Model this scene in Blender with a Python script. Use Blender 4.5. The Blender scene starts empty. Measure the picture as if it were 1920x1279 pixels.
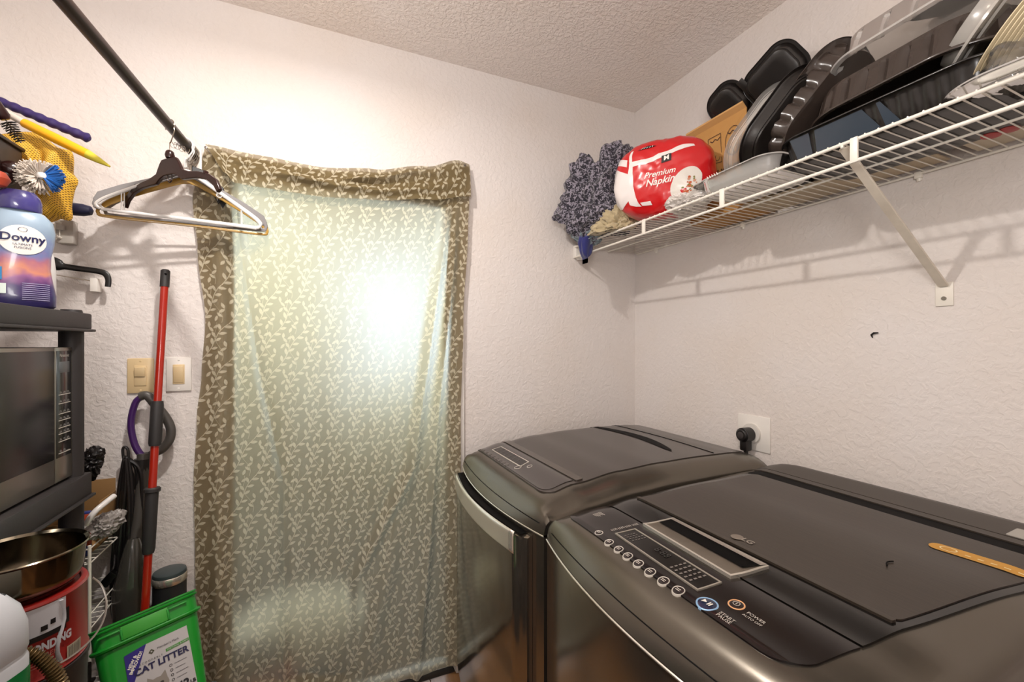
import bpy, bmesh, math, random
from mathutils import Vector, Matrix, noise
random.seed(7)
C = bpy.context.scene.collection
PI = math.pi
# ---------------------------------------------------------------- camera, world, lights, exposure
TH = math.atan(353/805.); SN, CS = math.sin(TH), math.cos(TH); CAMZ = 1.40
cam = bpy.data.objects.new('camera', bpy.data.cameras.new('camera')); C.objects.link(cam)
cam.location = (0, 0, CAMZ); cam.rotation_euler = (PI/2, 0, -TH)
cam.data.sensor_width = 36; cam.data.lens = 805/1920*36; cam.data.shift_y = 5.5/1920; cam.data.clip_start = .02
bpy.context.scene.camera = cam
w = bpy.data.worlds.new('sky'); bpy.context.scene.world = w; w.use_nodes = True
bg = w.node_tree.nodes['Background']; bg.inputs[0].default_value = (.74, .88, 1, 1); bg.inputs[1].default_value = 6.0
def light(name, kind, loc, energy, color=(1, 1, 1), rot=(0, 0, 0), **k):
    l = bpy.data.lights.new(name, kind); l.energy = energy; l.color = color
    for a, b in k.items(): setattr(l, a, b)
    o = bpy.data.objects.new(name, l); C.objects.link(o); o.location = loc; o.rotation_euler = rot
    return o
light('sun', 'SUN', (0, 3, 6), 5, (1, .93, .82), (math.radians(50), 0, math.radians(-15)), angle=.01)
light('ceiling_bulb', 'POINT', (-.12, .96, 2.45), 6.5, (1, .94, .885), shadow_soft_size=.03)
light('ceiling_bulb_down', 'AREA', (-.12, .96, 2.47), 17.5, (1, .94, .885), shape='DISK', size=.07)
light('doorway_light', 'AREA', (-.45, -.72, 1.60), 8, (1, .955, .935), (math.radians(98), 0, math.radians(-30)), shape='RECTANGLE', size=1.1, size_y=1.7)  # added soft fill from behind the camera, no actual opening there
light('bounced_flash', 'AREA', (-.25, -.35, 1.75), 17, (1, .96, .93), (math.radians(140), 0, math.radians(-32)), shape='RECTANGLE', size=.5, size_y=.5)  # added upward fill that brightens the ceiling and upper right wall
vs = bpy.context.scene.view_settings
vs.view_transform = 'Standard'; vs.look = 'None'; vs.gamma = 1; vs.use_curve_mapping = False; vs.exposure = 0.06
# ---------------------------------------------------------------- measuring helpers (photo pixel -> world point on a known plane)
def ray(px, py):
    r = (px-960)/805.; return (SN+r*CS, CS-r*SN, -(py-645)/805.)
def on(px, py, axis, v):
    a = ray(px, py); t = (v-(CAMZ if axis == 2 else 0))/a[axis]
    return Vector((a[0]*t, a[1]*t, a[2]*t+CAMZ))
ax = lambda px, py, v: on(px, py, 0, v)
ay = lambda px, py, v: on(px, py, 1, v)
az = lambda px, py, v: on(px, py, 2, v)
# ---------------------------------------------------------------- materials
def lin(h):
    h = h.lstrip('#'); f = lambda v: v/12.92 if v <= .04045 else ((v+.055)/1.055)**2.4
    return tuple(f(int(h[i:i+2], 16)/255) for i in (0, 2, 4))+(1,)
MATS = {}
def mat(name, color, rough=.5, metal=0, bump=None, vary=None, coat=0, trans=0, alpha=None, emit=None, spec=None, sheen=0, aniso=None):
    if name in MATS: return MATS[name]
    m = bpy.data.materials.new(name); m.use_nodes = True; nt = m.node_tree; b = nt.nodes['Principled BSDF']
    c = lin(color) if isinstance(color, str) else tuple(color)+(1,)
    b.inputs['Base Color'].default_value = c; b.inputs['Roughness'].default_value = rough; b.inputs['Metallic'].default_value = metal
    if coat: b.inputs['Coat Weight'].default_value = coat; b.inputs['Coat Roughness'].default_value = .08
    if trans: b.inputs['Transmission Weight'].default_value = trans
    if spec is not None: b.inputs['Specular IOR Level'].default_value = spec
    if sheen: b.inputs['Sheen Weight'].default_value = sheen
    if emit: b.inputs['Emission Color'].default_value = c; b.inputs['Emission Strength'].default_value = emit
    tc = nt.nodes.new('ShaderNodeTexCoord')
    if vary:                                   # (scale, amount[, (sx,sy,sz)])
        mp = nt.nodes.new('ShaderNodeMapping'); nt.links.new(tc.outputs['Object'], mp.inputs[0])
        if len(vary) > 2: mp.inputs['Scale'].default_value = vary[2]
        n = nt.nodes.new('ShaderNodeTexNoise'); n.inputs['Scale'].default_value = vary[0]; n.inputs['Detail'].default_value = 5
        nt.links.new(mp.outputs[0], n.inputs['Vector'])
        mx = nt.nodes.new('ShaderNodeMix'); mx.data_type = 'RGBA'; a = vary[1]
        mx.inputs['A'].default_value = tuple(x*(1-a) for x in c[:3])+(1,); mx.inputs['B'].default_value = tuple(min(1, x*(1+a)) for x in c[:3])+(1,)
        nt.links.new(n.outputs['Fac'], mx.inputs['Factor']); nt.links.new(mx.outputs['Result'], b.inputs['Base Color'])
    if bump:                                   # (scale, strength, distance[, (sx,sy,sz)])
        mp = nt.nodes.new('ShaderNodeMapping'); nt.links.new(tc.outputs['Object'], mp.inputs[0])
        if len(bump) > 3: mp.inputs['Scale'].default_value = bump[3]
        n = nt.nodes.new('ShaderNodeTexNoise'); n.inputs['Scale'].default_value = bump[0]; n.inputs['Detail'].default_value = 3
        nt.links.new(mp.outputs[0], n.inputs['Vector'])
        bp = nt.nodes.new('ShaderNodeBump'); bp.inputs['Strength'].default_value = bump[1]; bp.inputs['Distance'].default_value = bump[2]
        nt.links.new(n.outputs['Fac'], bp.inputs['Height']); nt.links.new(bp.outputs[0], b.inputs['Normal'])
    MATS[name] = m; return m
def clear(name, color='#ffffff', white=.12, gloss_rough=.08, ior=1.45, tint=.95):
    """thin clear plastic or window glass: see-through with fresnel gloss and a little milky diffuse"""
    if name in MATS: return MATS[name]
    m = bpy.data.materials.new(name); m.use_nodes = True; nt = m.node_tree; N = nt.nodes.new; L = nt.links.new
    nt.nodes.remove(nt.nodes['Principled BSDF']); out = nt.nodes['Material Output']
    t = N('ShaderNodeBsdfTransparent'); c = lin(color); t.inputs[0].default_value = tuple(x*tint for x in c[:3])+(1,)
    d = N('ShaderNodeBsdfDiffuse'); d.inputs[0].default_value = c
    g = N('ShaderNodeBsdfGlossy'); g.inputs['Roughness'].default_value = gloss_rough
    m1 = N('ShaderNodeMixShader'); m1.inputs[0].default_value = white; L(t.outputs[0], m1.inputs[1]); L(d.outputs[0], m1.inputs[2])
    fr = N('ShaderNodeFresnel'); fr.inputs[0].default_value = ior
    m2 = N('ShaderNodeMixShader'); L(fr.outputs[0], m2.inputs[0]); L(m1.outputs[0], m2.inputs[1]); L(g.outputs[0], m2.inputs[2])
    L(m2.outputs[0], out.inputs[0]); MATS[name] = m; return m
# ---------------------------------------------------------------- object helpers
ORG = {}
def tag(o, label=None, cat=None, group=None, kind=None):
    if label: o['label'] = label
    if cat: o['category'] = cat
    if group: o['group'] = group
    if kind: o['kind'] = kind
    return o
def thing(name, label, cat, loc, rot=None, group=None):
    o = bpy.data.objects.new(name, None); C.objects.link(o); o.empty_display_size = .03
    o.location = loc
    if rot is not None:
        o.rotation_euler = rot if not isinstance(rot, Matrix) else rot.to_euler()
    ORG[o] = Vector(loc); return tag(o, label, cat, group)
class MB:
    def __init__(s): s.v = []; s.f = []; s.m = []; s.uv = None
    def add(s, vs, fs, mi=0):
        b = len(s.v); s.v += [tuple(v) for v in vs]; s.f += [tuple(b+i for i in f) for f in fs]; s.m += [mi]*len(fs); return s
    def box(s, lo, hi, mi=0, M=None):
        x0, y0, z0 = lo; x1, y1, z1 = hi
        vs = [Vector(p) for p in ((x0,y0,z0),(x1,y0,z0),(x1,y1,z0),(x0,y1,z0),(x0,y0,z1),(x1,y0,z1),(x1,y1,z1),(x0,y1,z1))]
        if M: vs = [M @ v for v in vs]
        return s.add(vs, [(0,3,2,1),(4,5,6,7),(0,1,5,4),(1,2,6,5),(2,3,7,6),(3,0,4,7)], mi)
    def rbox(s, lo, hi, r=.005, seg=2, mi=0, M=None):
        bm = bmesh.new(); bmesh.ops.create_cube(bm, size=1)
        lo = Vector(lo); hi = Vector(hi); c = (lo+hi)/2; d = hi-lo
        for v in bm.verts: v.co = Vector((v.co.x*d.x+c.x, v.co.y*d.y+c.y, v.co.z*d.z+c.z))
        bmesh.ops.bevel(bm, geom=bm.edges[:], offset=min(r, min(d)*.49), segments=seg, affect='EDGES', profile=.5)
        bm.verts.index_update(); vs = [v.co.copy() for v in bm.verts]
        if M: vs = [M @ v for v in vs]
        s.add(vs, [[v.index for v in f.verts] for f in bm.faces], mi); bm.free(); return s
    def cyl(s, a, b, r0, r1=None, n=20, mi=0, caps=True):
        a = Vector(a); b = Vector(b); r1 = r0 if r1 is None else r1
        q = (b-a).to_track_quat('Z', 'Y'); vs = []
        for p, r in ((a, r0), (b, r1)):
            for i in range(n): vs.append(p+q @ Vector((r*math.cos(2*PI*i/n), r*math.sin(2*PI*i/n), 0)))
        fs = [(i, (i+1) % n, n+(i+1) % n, n+i) for i in range(n)]
        if caps: fs += [tuple(range(n-1, -1, -1)), tuple(range(n, 2*n))]
        return s.add(vs, fs, mi)
    def tube(s, path, r, n=8, closed=False, mi=0, caps=True, flat=1.0):
        P = [Vector(p) for p in path]; k = len(P); vs = []; up = None
        for i, p in enumerate(P):
            a = P[(i-1) % k] if closed else P[max(i-1, 0)]; b = P[(i+1) % k] if closed else P[min(i+1, k-1)]
            t = (b-a).normalized()
            if up is None:
                up = Vector((0, 0, 1)) if abs(t.z) < .9 else Vector((1, 0, 0))
            n1 = (up-t*up.dot(t)).normalized(); up = n1; n2 = t.cross(n1)
            rr = r[i] if isinstance(r, (list, tuple)) else r
            for j in range(n):
                a_ = 2*PI*j/n; vs.append(p+n1*rr*math.cos(a_)+n2*rr*flat*math.sin(a_))
        fs = []
        for i in range(k if closed else k-1):
            for j in range(n): fs.append((i*n+j, i*n+(j+1) % n, ((i+1) % k)*n+(j+1) % n, ((i+1) % k)*n+j))
        if not closed and caps: fs += [tuple(range(n-1, -1, -1)), tuple(range((k-1)*n, k*n))]
        return s.add(vs, fs, mi)
    def lathe(s, prof, c=(0, 0, 0), n=48, sx=1, sy=1, mi=0, f=None):
        c = Vector(c); vs = []
        for r, z in prof:
            for i in range(n):
                a = 2*PI*i/n; k = f(a, z) if f else 1
                vs.append(c+Vector((r*k*sx*math.cos(a), r*k*sy*math.sin(a), z)))
        fs = [(j*n+i, j*n+(i+1) % n, (j+1)*n+(i+1) % n, (j+1)*n+i) for j in range(len(prof)-1) for i in range(n)]
        if prof[0][0] > 0: fs.append(tuple(range(n-1, -1, -1)))
        if prof[-1][0] > 0: fs.append(tuple((len(prof)-1)*n+i for i in range(n)))
        return s.add(vs, fs, mi)
    def grid(s, fn, nu, nv, mi=0, uv=None):
        vs = [fn(i/nu, j/nv) for j in range(nv+1) for i in range(nu+1)]
        fs = [(j*(nu+1)+i, j*(nu+1)+i+1, (j+1)*(nu+1)+i+1, (j+1)*(nu+1)+i) for j in range(nv) for i in range(nu)]
        s.add(vs, fs, mi)
        if uv: s.uv = [uv(i/nu, j/nv) for j in range(nv+1) for i in range(nu+1)]
        return s
    def prism(s, poly, o, U, V, W, mi=0):
        """2D polygon in the plane o+uU+vV, thickness vector W"""
        o = Vector(o); U = Vector(U); V = Vector(V); W = Vector(W); n = len(poly)
        vs = [o+U*a+V*b for a, b in poly]+[o+U*a+V*b+W for a, b in poly]
        return s.add(vs, [tuple(range(n-1, -1, -1)), tuple(range(n, 2*n))]+[(i, (i+1) % n, n+(i+1) % n, n+i) for i in range(n)], mi)
    def build(s, name, mats, parent=None, smooth=True, world=True, solid=0, sub=0, bevel=0, kind=None, label=None, angle=40):
        org = ORG[parent] if (parent and world) else Vector((0, 0, 0))
        me = bpy.data.meshes.new(name); me.from_pydata([tuple(Vector(v)-org) for v in s.v], [], s.f)
        for m in (mats if isinstance(mats, (list, tuple)) else [mats]): me.materials.append(m)
        if any(s.m): me.polygons.foreach_set('material_index', s.m)
        if s.uv:
            ul = me.uv_layers.new(name='UVMap')
            for lp in me.loops: ul.data[lp.index].uv = s.uv[lp.vertex_index]
        me.validate(); me.update()
        bm = bmesh.new(); bm.from_mesh(me)
        if not s.uv: bmesh.ops.remove_doubles(bm, verts=bm.verts, dist=1e-6)
        bmesh.ops.recalc_face_normals(bm, faces=bm.faces); 
        if smooth:
            ca = math.cos(math.radians(angle))
            for f in bm.faces: f.smooth = True
            for e in bm.edges:
                if len(e.link_faces) == 2 and e.link_faces[0].normal.dot(e.link_faces[1].normal) < ca: e.smooth = False
        bm.to_mesh(me); bm.free()
        o = bpy.data.objects.new(name, me); C.objects.link(o)
        if parent: o.parent = parent; ORG[o] = org if world else Vector((0, 0, 0))
        else: ORG[o] = Vector((0, 0, 0))
        if bevel:
            b = o.modifiers.new('b', 'BEVEL'); b.width = bevel; b.segments = 2; b.limit_method = 'ANGLE'
        if solid: q = o.modifiers.new('s', 'SOLIDIFY'); q.thickness = solid; q.offset = 0
        if sub: q = o.modifiers.new('u', 'SUBSURF'); q.levels = sub; q.render_levels = sub
        return tag(o, label, None, None, kind)
def centre(o):
    """move a top-level mesh's origin to the base of its bounds"""
    me = o.data; xs = [v.co for v in me.vertices]
    lo = Vector((min(p[i] for p in xs) for i in range(3))); hi = Vector((max(p[i] for p in xs) for i in range(3)))
    c = Vector(((lo.x+hi.x)/2, (lo.y+hi.y)/2, lo.z)); me.transform(Matrix.Translation(-c)); o.location = o.location+c; ORG[o] = c
    return o
def struct(name, mb, m, **k):
    o = mb.build(name, m, **k); o['kind'] = 'structure'; return o
def text_verts(body, size, align='CENTER', shear=0, bold=0):
    cu = bpy.data.curves.new('t', 'FONT'); cu.body = body; cu.size = size; cu.align_x = align; cu.align_y = 'CENTER'; cu.shear = shear
    cu.resolution_u = 3; cu.offset = bold; cu.space_line = .85
    o = bpy.data.objects.new('t', cu); C.objects.link(o)
    me = bpy.data.meshes.new_from_object(o)
    vs = [v.co.copy() for v in me.vertices]; fs = [tuple(p.vertices) for p in me.polygons]
    bpy.data.objects.remove(o); bpy.data.curves.remove(cu); bpy.data.meshes.remove(me)
    return vs, fs
def text(mb, body, size, fn, mi=0, **k):
    """lettering whose points (u,v) are placed by fn(u,v)->world point"""
    vs, fs = text_verts(body, size, **k); return mb.add([fn(v.x, v.y) for v in vs], fs, mi)
def plane_fn(o, U, V):
    o = Vector(o); U = Vector(U).normalized(); V = Vector(V).normalized()
    return lambda u, v: o+U*u+V*v
def smoothpath(P, n=6, closed=False):
    P = [Vector(p) for p in P]; out = []; k = len(P); R = k if closed else k-1
    for i in range(R):
        g = (lambda j: P[j % k]) if closed else (lambda j: P[min(max(j, 0), k-1)])
        a, b, c, d = g(i-1), g(i), g(i+1), g(i+2)
        for j in range(n):
            t = j/n; out.append(.5*((2*b)+(c-a)*t+(2*a-5*b+4*c-d)*t*t+(3*b-a-3*c+d)*t**3))
    if not closed: out.append(P[-1])
    return out
def interp(kn, x):
    if x <= kn[0][0]: return kn[0][1]
    for (a, b), (c, d) in zip(kn, kn[1:]):
        if x <= c: t = (x-a)/(c-a); return b+(d-b)*t
    return kn[-1][1]
def sinterp(kn, x):
    if x <= kn[0][0]: return kn[0][1]
    for (a, b), (c, d) in zip(kn, kn[1:]):
        if x <= c: t = (x-a)/(c-a); t = t*t*(3-2*t); return b+(d-b)*t
    return kn[-1][1]
# ================================================================ THE ROOM
XR, XL, YB, YF, ZC = 1.475, -1.13, 1.78, -.9, 2.596
def plaster(name, color, scale, strength, dist):
    m = mat(name, color, .85); nt = m.node_tree; N = nt.nodes.new; L = nt.links.new; b = nt.nodes['Principled BSDF']
    tc = nt.nodes['Texture Coordinate']; n1 = N('ShaderNodeTexNoise'); n1.inputs['Scale'].default_value = scale; n1.inputs['Detail'].default_value = 3; n1.inputs['Distortion'].default_value = .5
    L(tc.outputs['Object'], n1.inputs['Vector'])
    r = N('ShaderNodeValToRGB'); r.color_ramp.elements[0].position = .42; r.color_ramp.elements[1].position = .60; L(n1.outputs['Fac'], r.inputs[0])
    bp = N('ShaderNodeBump'); bp.inputs['Strength'].default_value = strength; bp.inputs['Distance'].default_value = dist
    L(r.outputs[0], bp.inputs['Height']); L(bp.outputs[0], b.inputs['Normal'])
    n2 = N('ShaderNodeTexNoise'); n2.inputs['Scale'].default_value = 2.2; n2.inputs['Detail'].default_value = 4; L(tc.outputs['Object'], n2.inputs['Vector'])
    r2 = N('ShaderNodeMapRange'); r2.inputs[1].default_value = .45; r2.inputs[2].default_value = .75; L(n2.outputs['Fac'], r2.inputs[0])
    mx = N('ShaderNodeMix'); mx.data_type = 'RGBA'; c = lin(color); mx.inputs['A'].default_value = c; mx.inputs['B'].default_value = (c[0]*.97, c[1]*.94, c[2]*.90, 1)
    L(r2.outputs[0], mx.inputs['Factor']); L(mx.outputs['Result'], b.inputs['Base Color']); return m
WALL = plaster('wall_plaster', '#dfd8d4', 55, .26, .004)
CEIL = plaster('ceiling_plaster', '#f0e7e1', 75, .45, .006)
T = .12
DX0, DX1, DZ1 = -.315, .515, 2.02
wb = MB()
wb.box((XL-T, YB, 0), (DX0, YB+T, ZC)); wb.box((DX1, YB, 0), (XR+T, YB+T, ZC)); wb.box((DX0, YB, DZ1), (DX1, YB+T, ZC))
struct('wall_back', wb, WALL, smooth=False)
struct('wall_right', MB().box((XR, YF-T, 0), (XR+T, YB, ZC)), WALL, smooth=False)
struct('wall_left', MB().box((XL-T, YF-T, 0), (XL, YB, ZC)), WALL, smooth=False)
wf = MB(); wf.box((XL, YF-T, 0), (XR, YF, ZC))
struct('wall_front', wf, WALL, smooth=False)
struct('ceiling', MB().box((XL-T, YF-T, ZC), (XR+T, YB+T, ZC+.1)), CEIL, smooth=False)
fl = struct('floor', MB().box((XL-T, YF-T, -.08), (XR+T, YB+T, -.012)), mat('subfloor', '#3a2a20', .9), smooth=False)
wood = [mat('wood_%s' % n, c, .38, vary=(9, .35, (9, .8, 9)), coat=.15) for n, c in (('honey', '#8d6339'), ('brown', '#7a5430'), ('warm', '#9a6d40'))]
xx = XL
k = 0
while xx < XR:
    yy = YF-.5*(k % 3)
    while yy < YB:
        a, b = max(yy, YF), min(yy+1.2, YB)
        if b-a > .02:
            MB().rbox((xx+.0008, a+.0008, -.012), (min(xx+.127, XR)-.0008, b-.0008, 0), .0012, 1).build('floor_plank', wood[(k*2+int(yy*3)) % 3], fl, world=True)
        yy += 1.2
    xx += .128; k += 1
PAINT = mat('trim_paint', '#e9e4df', .4)
bb = MB(); bb.rbox((XL, YB-.014, 0), (DX0-.07, YB, .09), .003); bb.rbox((DX1+.075, YB-.014, 0), (XR, YB, .09), .003)
struct('baseboard_back', bb, PAINT)
struct('baseboard_right', MB().rbox((XR-.014, YF, 0), (XR, YB-.015, .09), .003), PAINT)
struct('baseboard_left', MB().rbox((XL, YF, 0), (XL+.014, YB-.015, .09), .003), PAINT)
cs = MB(); cs.rbox((DX1, YB-.016, 0), (DX1+.036, YB, 2.05), .003); cs.rbox((DX0-.036, YB-.016, 0), (DX0, YB, 2.05), .003); cs.rbox((DX0-.036, YB-.016, DZ1), (DX1+.036, YB, DZ1+.036), .003)
struct('trim_1', cs, PAINT)
# glazed door
dr = thing('door_1', 'white framed glass door behind the hanging leaf print cloth', 'door', ((DX0+DX1)/2, YB+.06, 0)); dr['kind'] = 'structure'
for k_ in ('category',): del dr[k_]
g = MB(); y0, y1 = YB+.035, YB+.075
g.rbox((DX0, y0, 0), (DX0+.022, y1, DZ1), .003); g.rbox((DX1-.022, y0, 0), (DX1, y1, DZ1), .003)
g.rbox((DX0+.022, y0, DZ1-.035), (DX1-.022, y1, DZ1), .003); g.rbox((DX0+.022, y0, 0), (DX1-.022, y1, .03), .003)
g.build('door_frame', PAINT, dr)
MB().box((DX0+.022, y0+.015, .03), (DX1-.022, y0+.02, DZ1-.035)).build('glass_pane', clear('window_glass', white=0.0, gloss_rough=.02, tint=.97), dr, smooth=False)
# outside, seen blurred through the cloth; roof and greenery added to shape the backlight
struct('ground', MB().box((-14, YB+T, -.25), (14, 16, -.15)), mat('lawn', '#4a4536', .9, vary=(3, .4), bump=(30, .5, .02)), smooth=False)
struct('patio', MB().box((-1.6, YB+T, -.15), (2.2, 3.6, -.02)), mat('patio_concrete', '#2c261e', .85, vary=(6, .25)), smooth=False)
struct('porch_roof', MB().box((-3.2, YB+T, 2.62), (4.4, 4.3, 2.72)), mat('porch_paint', '#efe7cf', .7), smooth=False)  # unseen roof, added to shade the ground and block the high sky
ADDED_LEAVES = mat('hedge_leaves', '#cfc8aa', .8, vary=(9, .6), bump=(22, 1, .05))
for i, (hx, hy, rx, rz, zz) in enumerate(((-1.6, 6.3, 1.3, 1.5, 1.1), (-.95, 9.4, 1.3, 2.3, 1.6), (2.45, 7.6, .85, 1.9, 1.3), (1.0, 5.6, .8, .55, .45), (1.4, 11.6, 1.7, 1.1, 4.6))):  # added greenery; its gap shapes the bright patch in the cloth
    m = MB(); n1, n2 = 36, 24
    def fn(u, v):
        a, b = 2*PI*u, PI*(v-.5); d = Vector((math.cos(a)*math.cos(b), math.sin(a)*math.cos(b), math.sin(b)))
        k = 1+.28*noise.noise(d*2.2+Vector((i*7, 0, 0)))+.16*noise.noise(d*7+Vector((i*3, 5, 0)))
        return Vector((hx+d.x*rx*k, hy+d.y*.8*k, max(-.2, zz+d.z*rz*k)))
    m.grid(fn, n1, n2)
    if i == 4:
        o = thing('garden_tree', '', 'tree', (hx, hy, -.2)); m.build('foliage', ADDED_LEAVES, o); MB().cyl((hx, hy, -.2), (hx, hy, 4.2), .16, .09, n=12).build('trunk', mat('bark', '#4a3b2c', .9), o)
    else: o = centre(m.build('garden_shrub', ADDED_LEAVES))
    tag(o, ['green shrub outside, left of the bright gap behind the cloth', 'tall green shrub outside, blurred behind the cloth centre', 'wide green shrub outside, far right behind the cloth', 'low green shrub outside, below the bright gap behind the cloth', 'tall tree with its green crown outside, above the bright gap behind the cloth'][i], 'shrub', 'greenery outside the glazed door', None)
BED = mat('cream_fleece', '#e9dfc4', .9, bump=(60, .6, .004))
for c3, rs, m_, lb_, nm in (((-.10, 2.16, .17), (.26, .16, .13), BED, 'cream fleece cushion outside, blurred behind the foot of the cloth', 'cushion'), ((-.20, 1.99, .06), (.10, .06, .06), mat('red_fleece', '#8c3a36', .9, bump=(60, .6, .004)), 'small red fleece cushion outside, behind the lower left of the cloth', 'cushion'), ((-.28, 2.0, .17), (.16, .07, .05), mat('dark_fleece', '#3a3432', .9), 'dark rolled blanket outside, above the small red cushion', 'blanket')):
    m = MB(); m.grid(lambda u, v: Vector((c3[0]+rs[0]*math.cos(2*PI*u)*math.cos(PI*(v-.5))*(1+.12*noise.noise(Vector((u*5, v*4, rs[0]*9)))), c3[1]+rs[1]*math.sin(2*PI*u)*math.cos(PI*(v-.5)), max(-.02, c3[2]+rs[2]*math.sin(PI*(v-.5))*(1+.15*noise.noise(Vector((u*6, v*3, 2))))))), 40, 24)
    tag(centre(m.build(nm, m_)), lb_, nm)
# ceiling lamp (above the frame)
lp = thing('ceiling_lamp', 'small bare bulb ceiling lamp above the room, out of the picture', 'lamp', (-.12, .96, ZC))
MB().lathe([(.06, -.025), (.065, -.012), (.065, 0)], (-.12, .96, ZC)).build('lamp_holder', PAINT, lp)
MB().lathe([(.018, -.055), (.02, -.025)], (-.12, .96, ZC), n=20).build('lamp_socket', PAINT, lp)
# ================================================================ CURTAIN
def leafmat():
    m = bpy.data.materials.new('leaf_print_cloth'); m.use_nodes = True; nt = m.node_tree; N = nt.nodes.new; L = nt.links.new
    nt.nodes.remove(nt.nodes['Principled BSDF']); out = nt.nodes['Material Output']
    def M(op, a, b=None, c=None):
        n = N('ShaderNodeMath'); n.operation = op
        for i, x in enumerate((a, b, c)):
            if x is None: continue
            if isinstance(x, (int, float)): n.inputs[i].default_value = x
            else: L(x, n.inputs[i])
        return n.outputs[0]
    uv = N('ShaderNodeUVMap'); uv.uv_map = 'UVMap'
    Wt, Ht = .088, .150
    rnd = random.Random(3)
    def layer(offx, offy, rot):
        mp = N('ShaderNodeMapping'); mp.vector_type = 'POINT'; mp.inputs['Location'].default_value = (offx, offy, 0); mp.inputs['Rotation'].default_value = (0, 0, rot)
        L(uv.outputs[0], mp.inputs[0]); sp = N('ShaderNodeSeparateXYZ'); L(mp.outputs[0], sp.inputs[0])
        row = M('FLOOR', M('DIVIDE', sp.outputs[1], Ht)); xs = M('ADD', M('DIVIDE', sp.outputs[0], Wt), M('MULTIPLY', row, .318))
        x = M('MULTIPLY', M('SUBTRACT', xs, M('FLOOR', xs)), Wt); y = M('MULTIPLY', M('SUBTRACT', M('DIVIDE', sp.outputs[1], Ht), row), Ht)
        cb = N('ShaderNodeCombineXYZ'); L(x, cb.inputs[0]); L(y, cb.inputs[1]); P = cb.outputs[0]
        arc = lambda t: .012+.060*t**1.2+.006*math.sin(6*t)          # the stem's x for height t of the tile
        leaves = []
        for i in range(9):
            t = .06+.105*i; px, py = arc(t), Ht*t; ang = math.atan2(Ht*.1, arc(t+.05)-arc(t-.05)); side = 1 if i % 2 else -1
            a = ang+side*math.radians(44+rnd.uniform(-12, 12)); ln = rnd.uniform(.0125, .0150)
            leaves.append((px+math.cos(a)*(ln+.002), py+math.sin(a)*(ln+.002), a, ln))
        for cx, cy, a in ((.068, .030, 2.5), (.074, .047, .8), (.058, .012, 1.35), (.076, .069, 2.0), (.013, .092, 1.1), (.018, .118, 2.4), (.034, .132, .75), (.008, .136, 1.7)):
            leaves.append((cx, cy, a, .0128))
        acc = None
        for (cx, cy, a, ln) in leaves:
            ca, sa = ln*abs(math.cos(a))+.001, ln*abs(math.sin(a))+.001
            cx = min(max(cx, ca), Wt-ca); cy = min(max(cy, sa), Ht-sa)
            src = P
            if acc is not None:                                       # evaluate the leaves one after the other
                k = N('ShaderNodeVectorMath'); k.operation = 'MULTIPLY_ADD'; L(acc, k.inputs[0]); k.inputs[1].default_value = (0, 0, 1); L(P, k.inputs[2]); src = k.outputs[0]
            q = N('ShaderNodeMapping'); q.vector_type = 'TEXTURE'; q.inputs['Location'].default_value = (cx, cy, 0); q.inputs['Rotation'].default_value = (0, 0, a); q.inputs['Scale'].default_value = (ln, ln*.43, 1)
            L(src, q.inputs[0]); s2 = N('ShaderNodeSeparateXYZ'); L(q.outputs[0], s2.inputs[0])
            f = M('MULTIPLY_ADD', s2.outputs[0], s2.outputs[0], M('ABSOLUTE', s2.outputs[1]))
            acc = f if acc is None else M('MINIMUM', acc, f)
        leaf = M('MULTIPLY', M('SUBTRACT', 1.08, acc), 4)
        yy = M('DIVIDE', y, Ht); ar = M('MULTIPLY_ADD', M('POWER', yy, 1.2), .060, .012); ar = M('MULTIPLY_ADD', M('SINE', M('MULTIPLY', yy, 6)), .006, ar)
        stem = M('MULTIPLY', M('SUBTRACT', .0018, M('ABSOLUTE', M('SUBTRACT', x, ar))), 1500)
        ar2 = M('MULTIPLY_ADD', M('SINE', M('MULTIPLY', yy, 8)), .010, .078); st2 = M('MULTIPLY', M('SUBTRACT', .0011, M('ABSOLUTE', M('SUBTRACT', x, M('SUBTRACT', ar2, M('MULTIPLY', yy, .055))))), 1500)
        c = N('ShaderNodeClamp'); L(M('MAXIMUM', leaf, M('MAXIMUM', stem, st2)), c.inputs[0]); return c.outputs[0]
    mask = layer(0, 0, .12)
    tc = N('ShaderNodeTexCoord')
    wv = N('ShaderNodeTexNoise'); wv.inputs['Scale'].default_value = 260; mpw = N('ShaderNodeMapping'); mpw.inputs['Scale'].default_value = (.18, 1, 1); L(uv.outputs[0], mpw.inputs[0]); L(mpw.outputs[0], wv.inputs['Vector'])
    mx = N('ShaderNodeMix'); mx.data_type = 'RGBA'; mx.inputs['A'].default_value = lin('#7b6a4a'); mx.inputs['B'].default_value = lin('#d2c7ad'); L(M('MULTIPLY', mask, .9), mx.inputs['Factor'])
    mul = N('ShaderNodeMix'); mul.data_type = 'RGBA'; mul.blend_type = 'MULTIPLY'; mul.inputs['Factor'].default_value = .35
    cbn = N('ShaderNodeCombineColor'); [L(M('MULTIPLY_ADD', wv.outputs['Fac'], .9, .5), cbn.inputs[i]) for i in range(3)]
    L(mx.outputs['Result'], mul.inputs['A']); L(cbn.outputs[0], mul.inputs['B'])
    col = mul.outputs['Result']
    bp = N('ShaderNodeBump'); bp.inputs['Strength'].default_value = .35; bp.inputs['Distance'].default_value = .0012; L(mask, bp.inputs['Height'])
    df = N('ShaderNodeBsdfDiffuse'); L(col, df.inputs[0]); L(bp.outputs[0], df.inputs['Normal'])
    tr = N('ShaderNodeBsdfTranslucent'); cl2 = N('ShaderNodeMix'); cl2.data_type = 'RGBA'; cl2.inputs['Factor'].default_value = .85; L(col, cl2.inputs['A']); cl2.inputs['B'].default_value = (.80, .78, .66, 1); L(cl2.outputs['Result'], tr.inputs[0])
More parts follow.
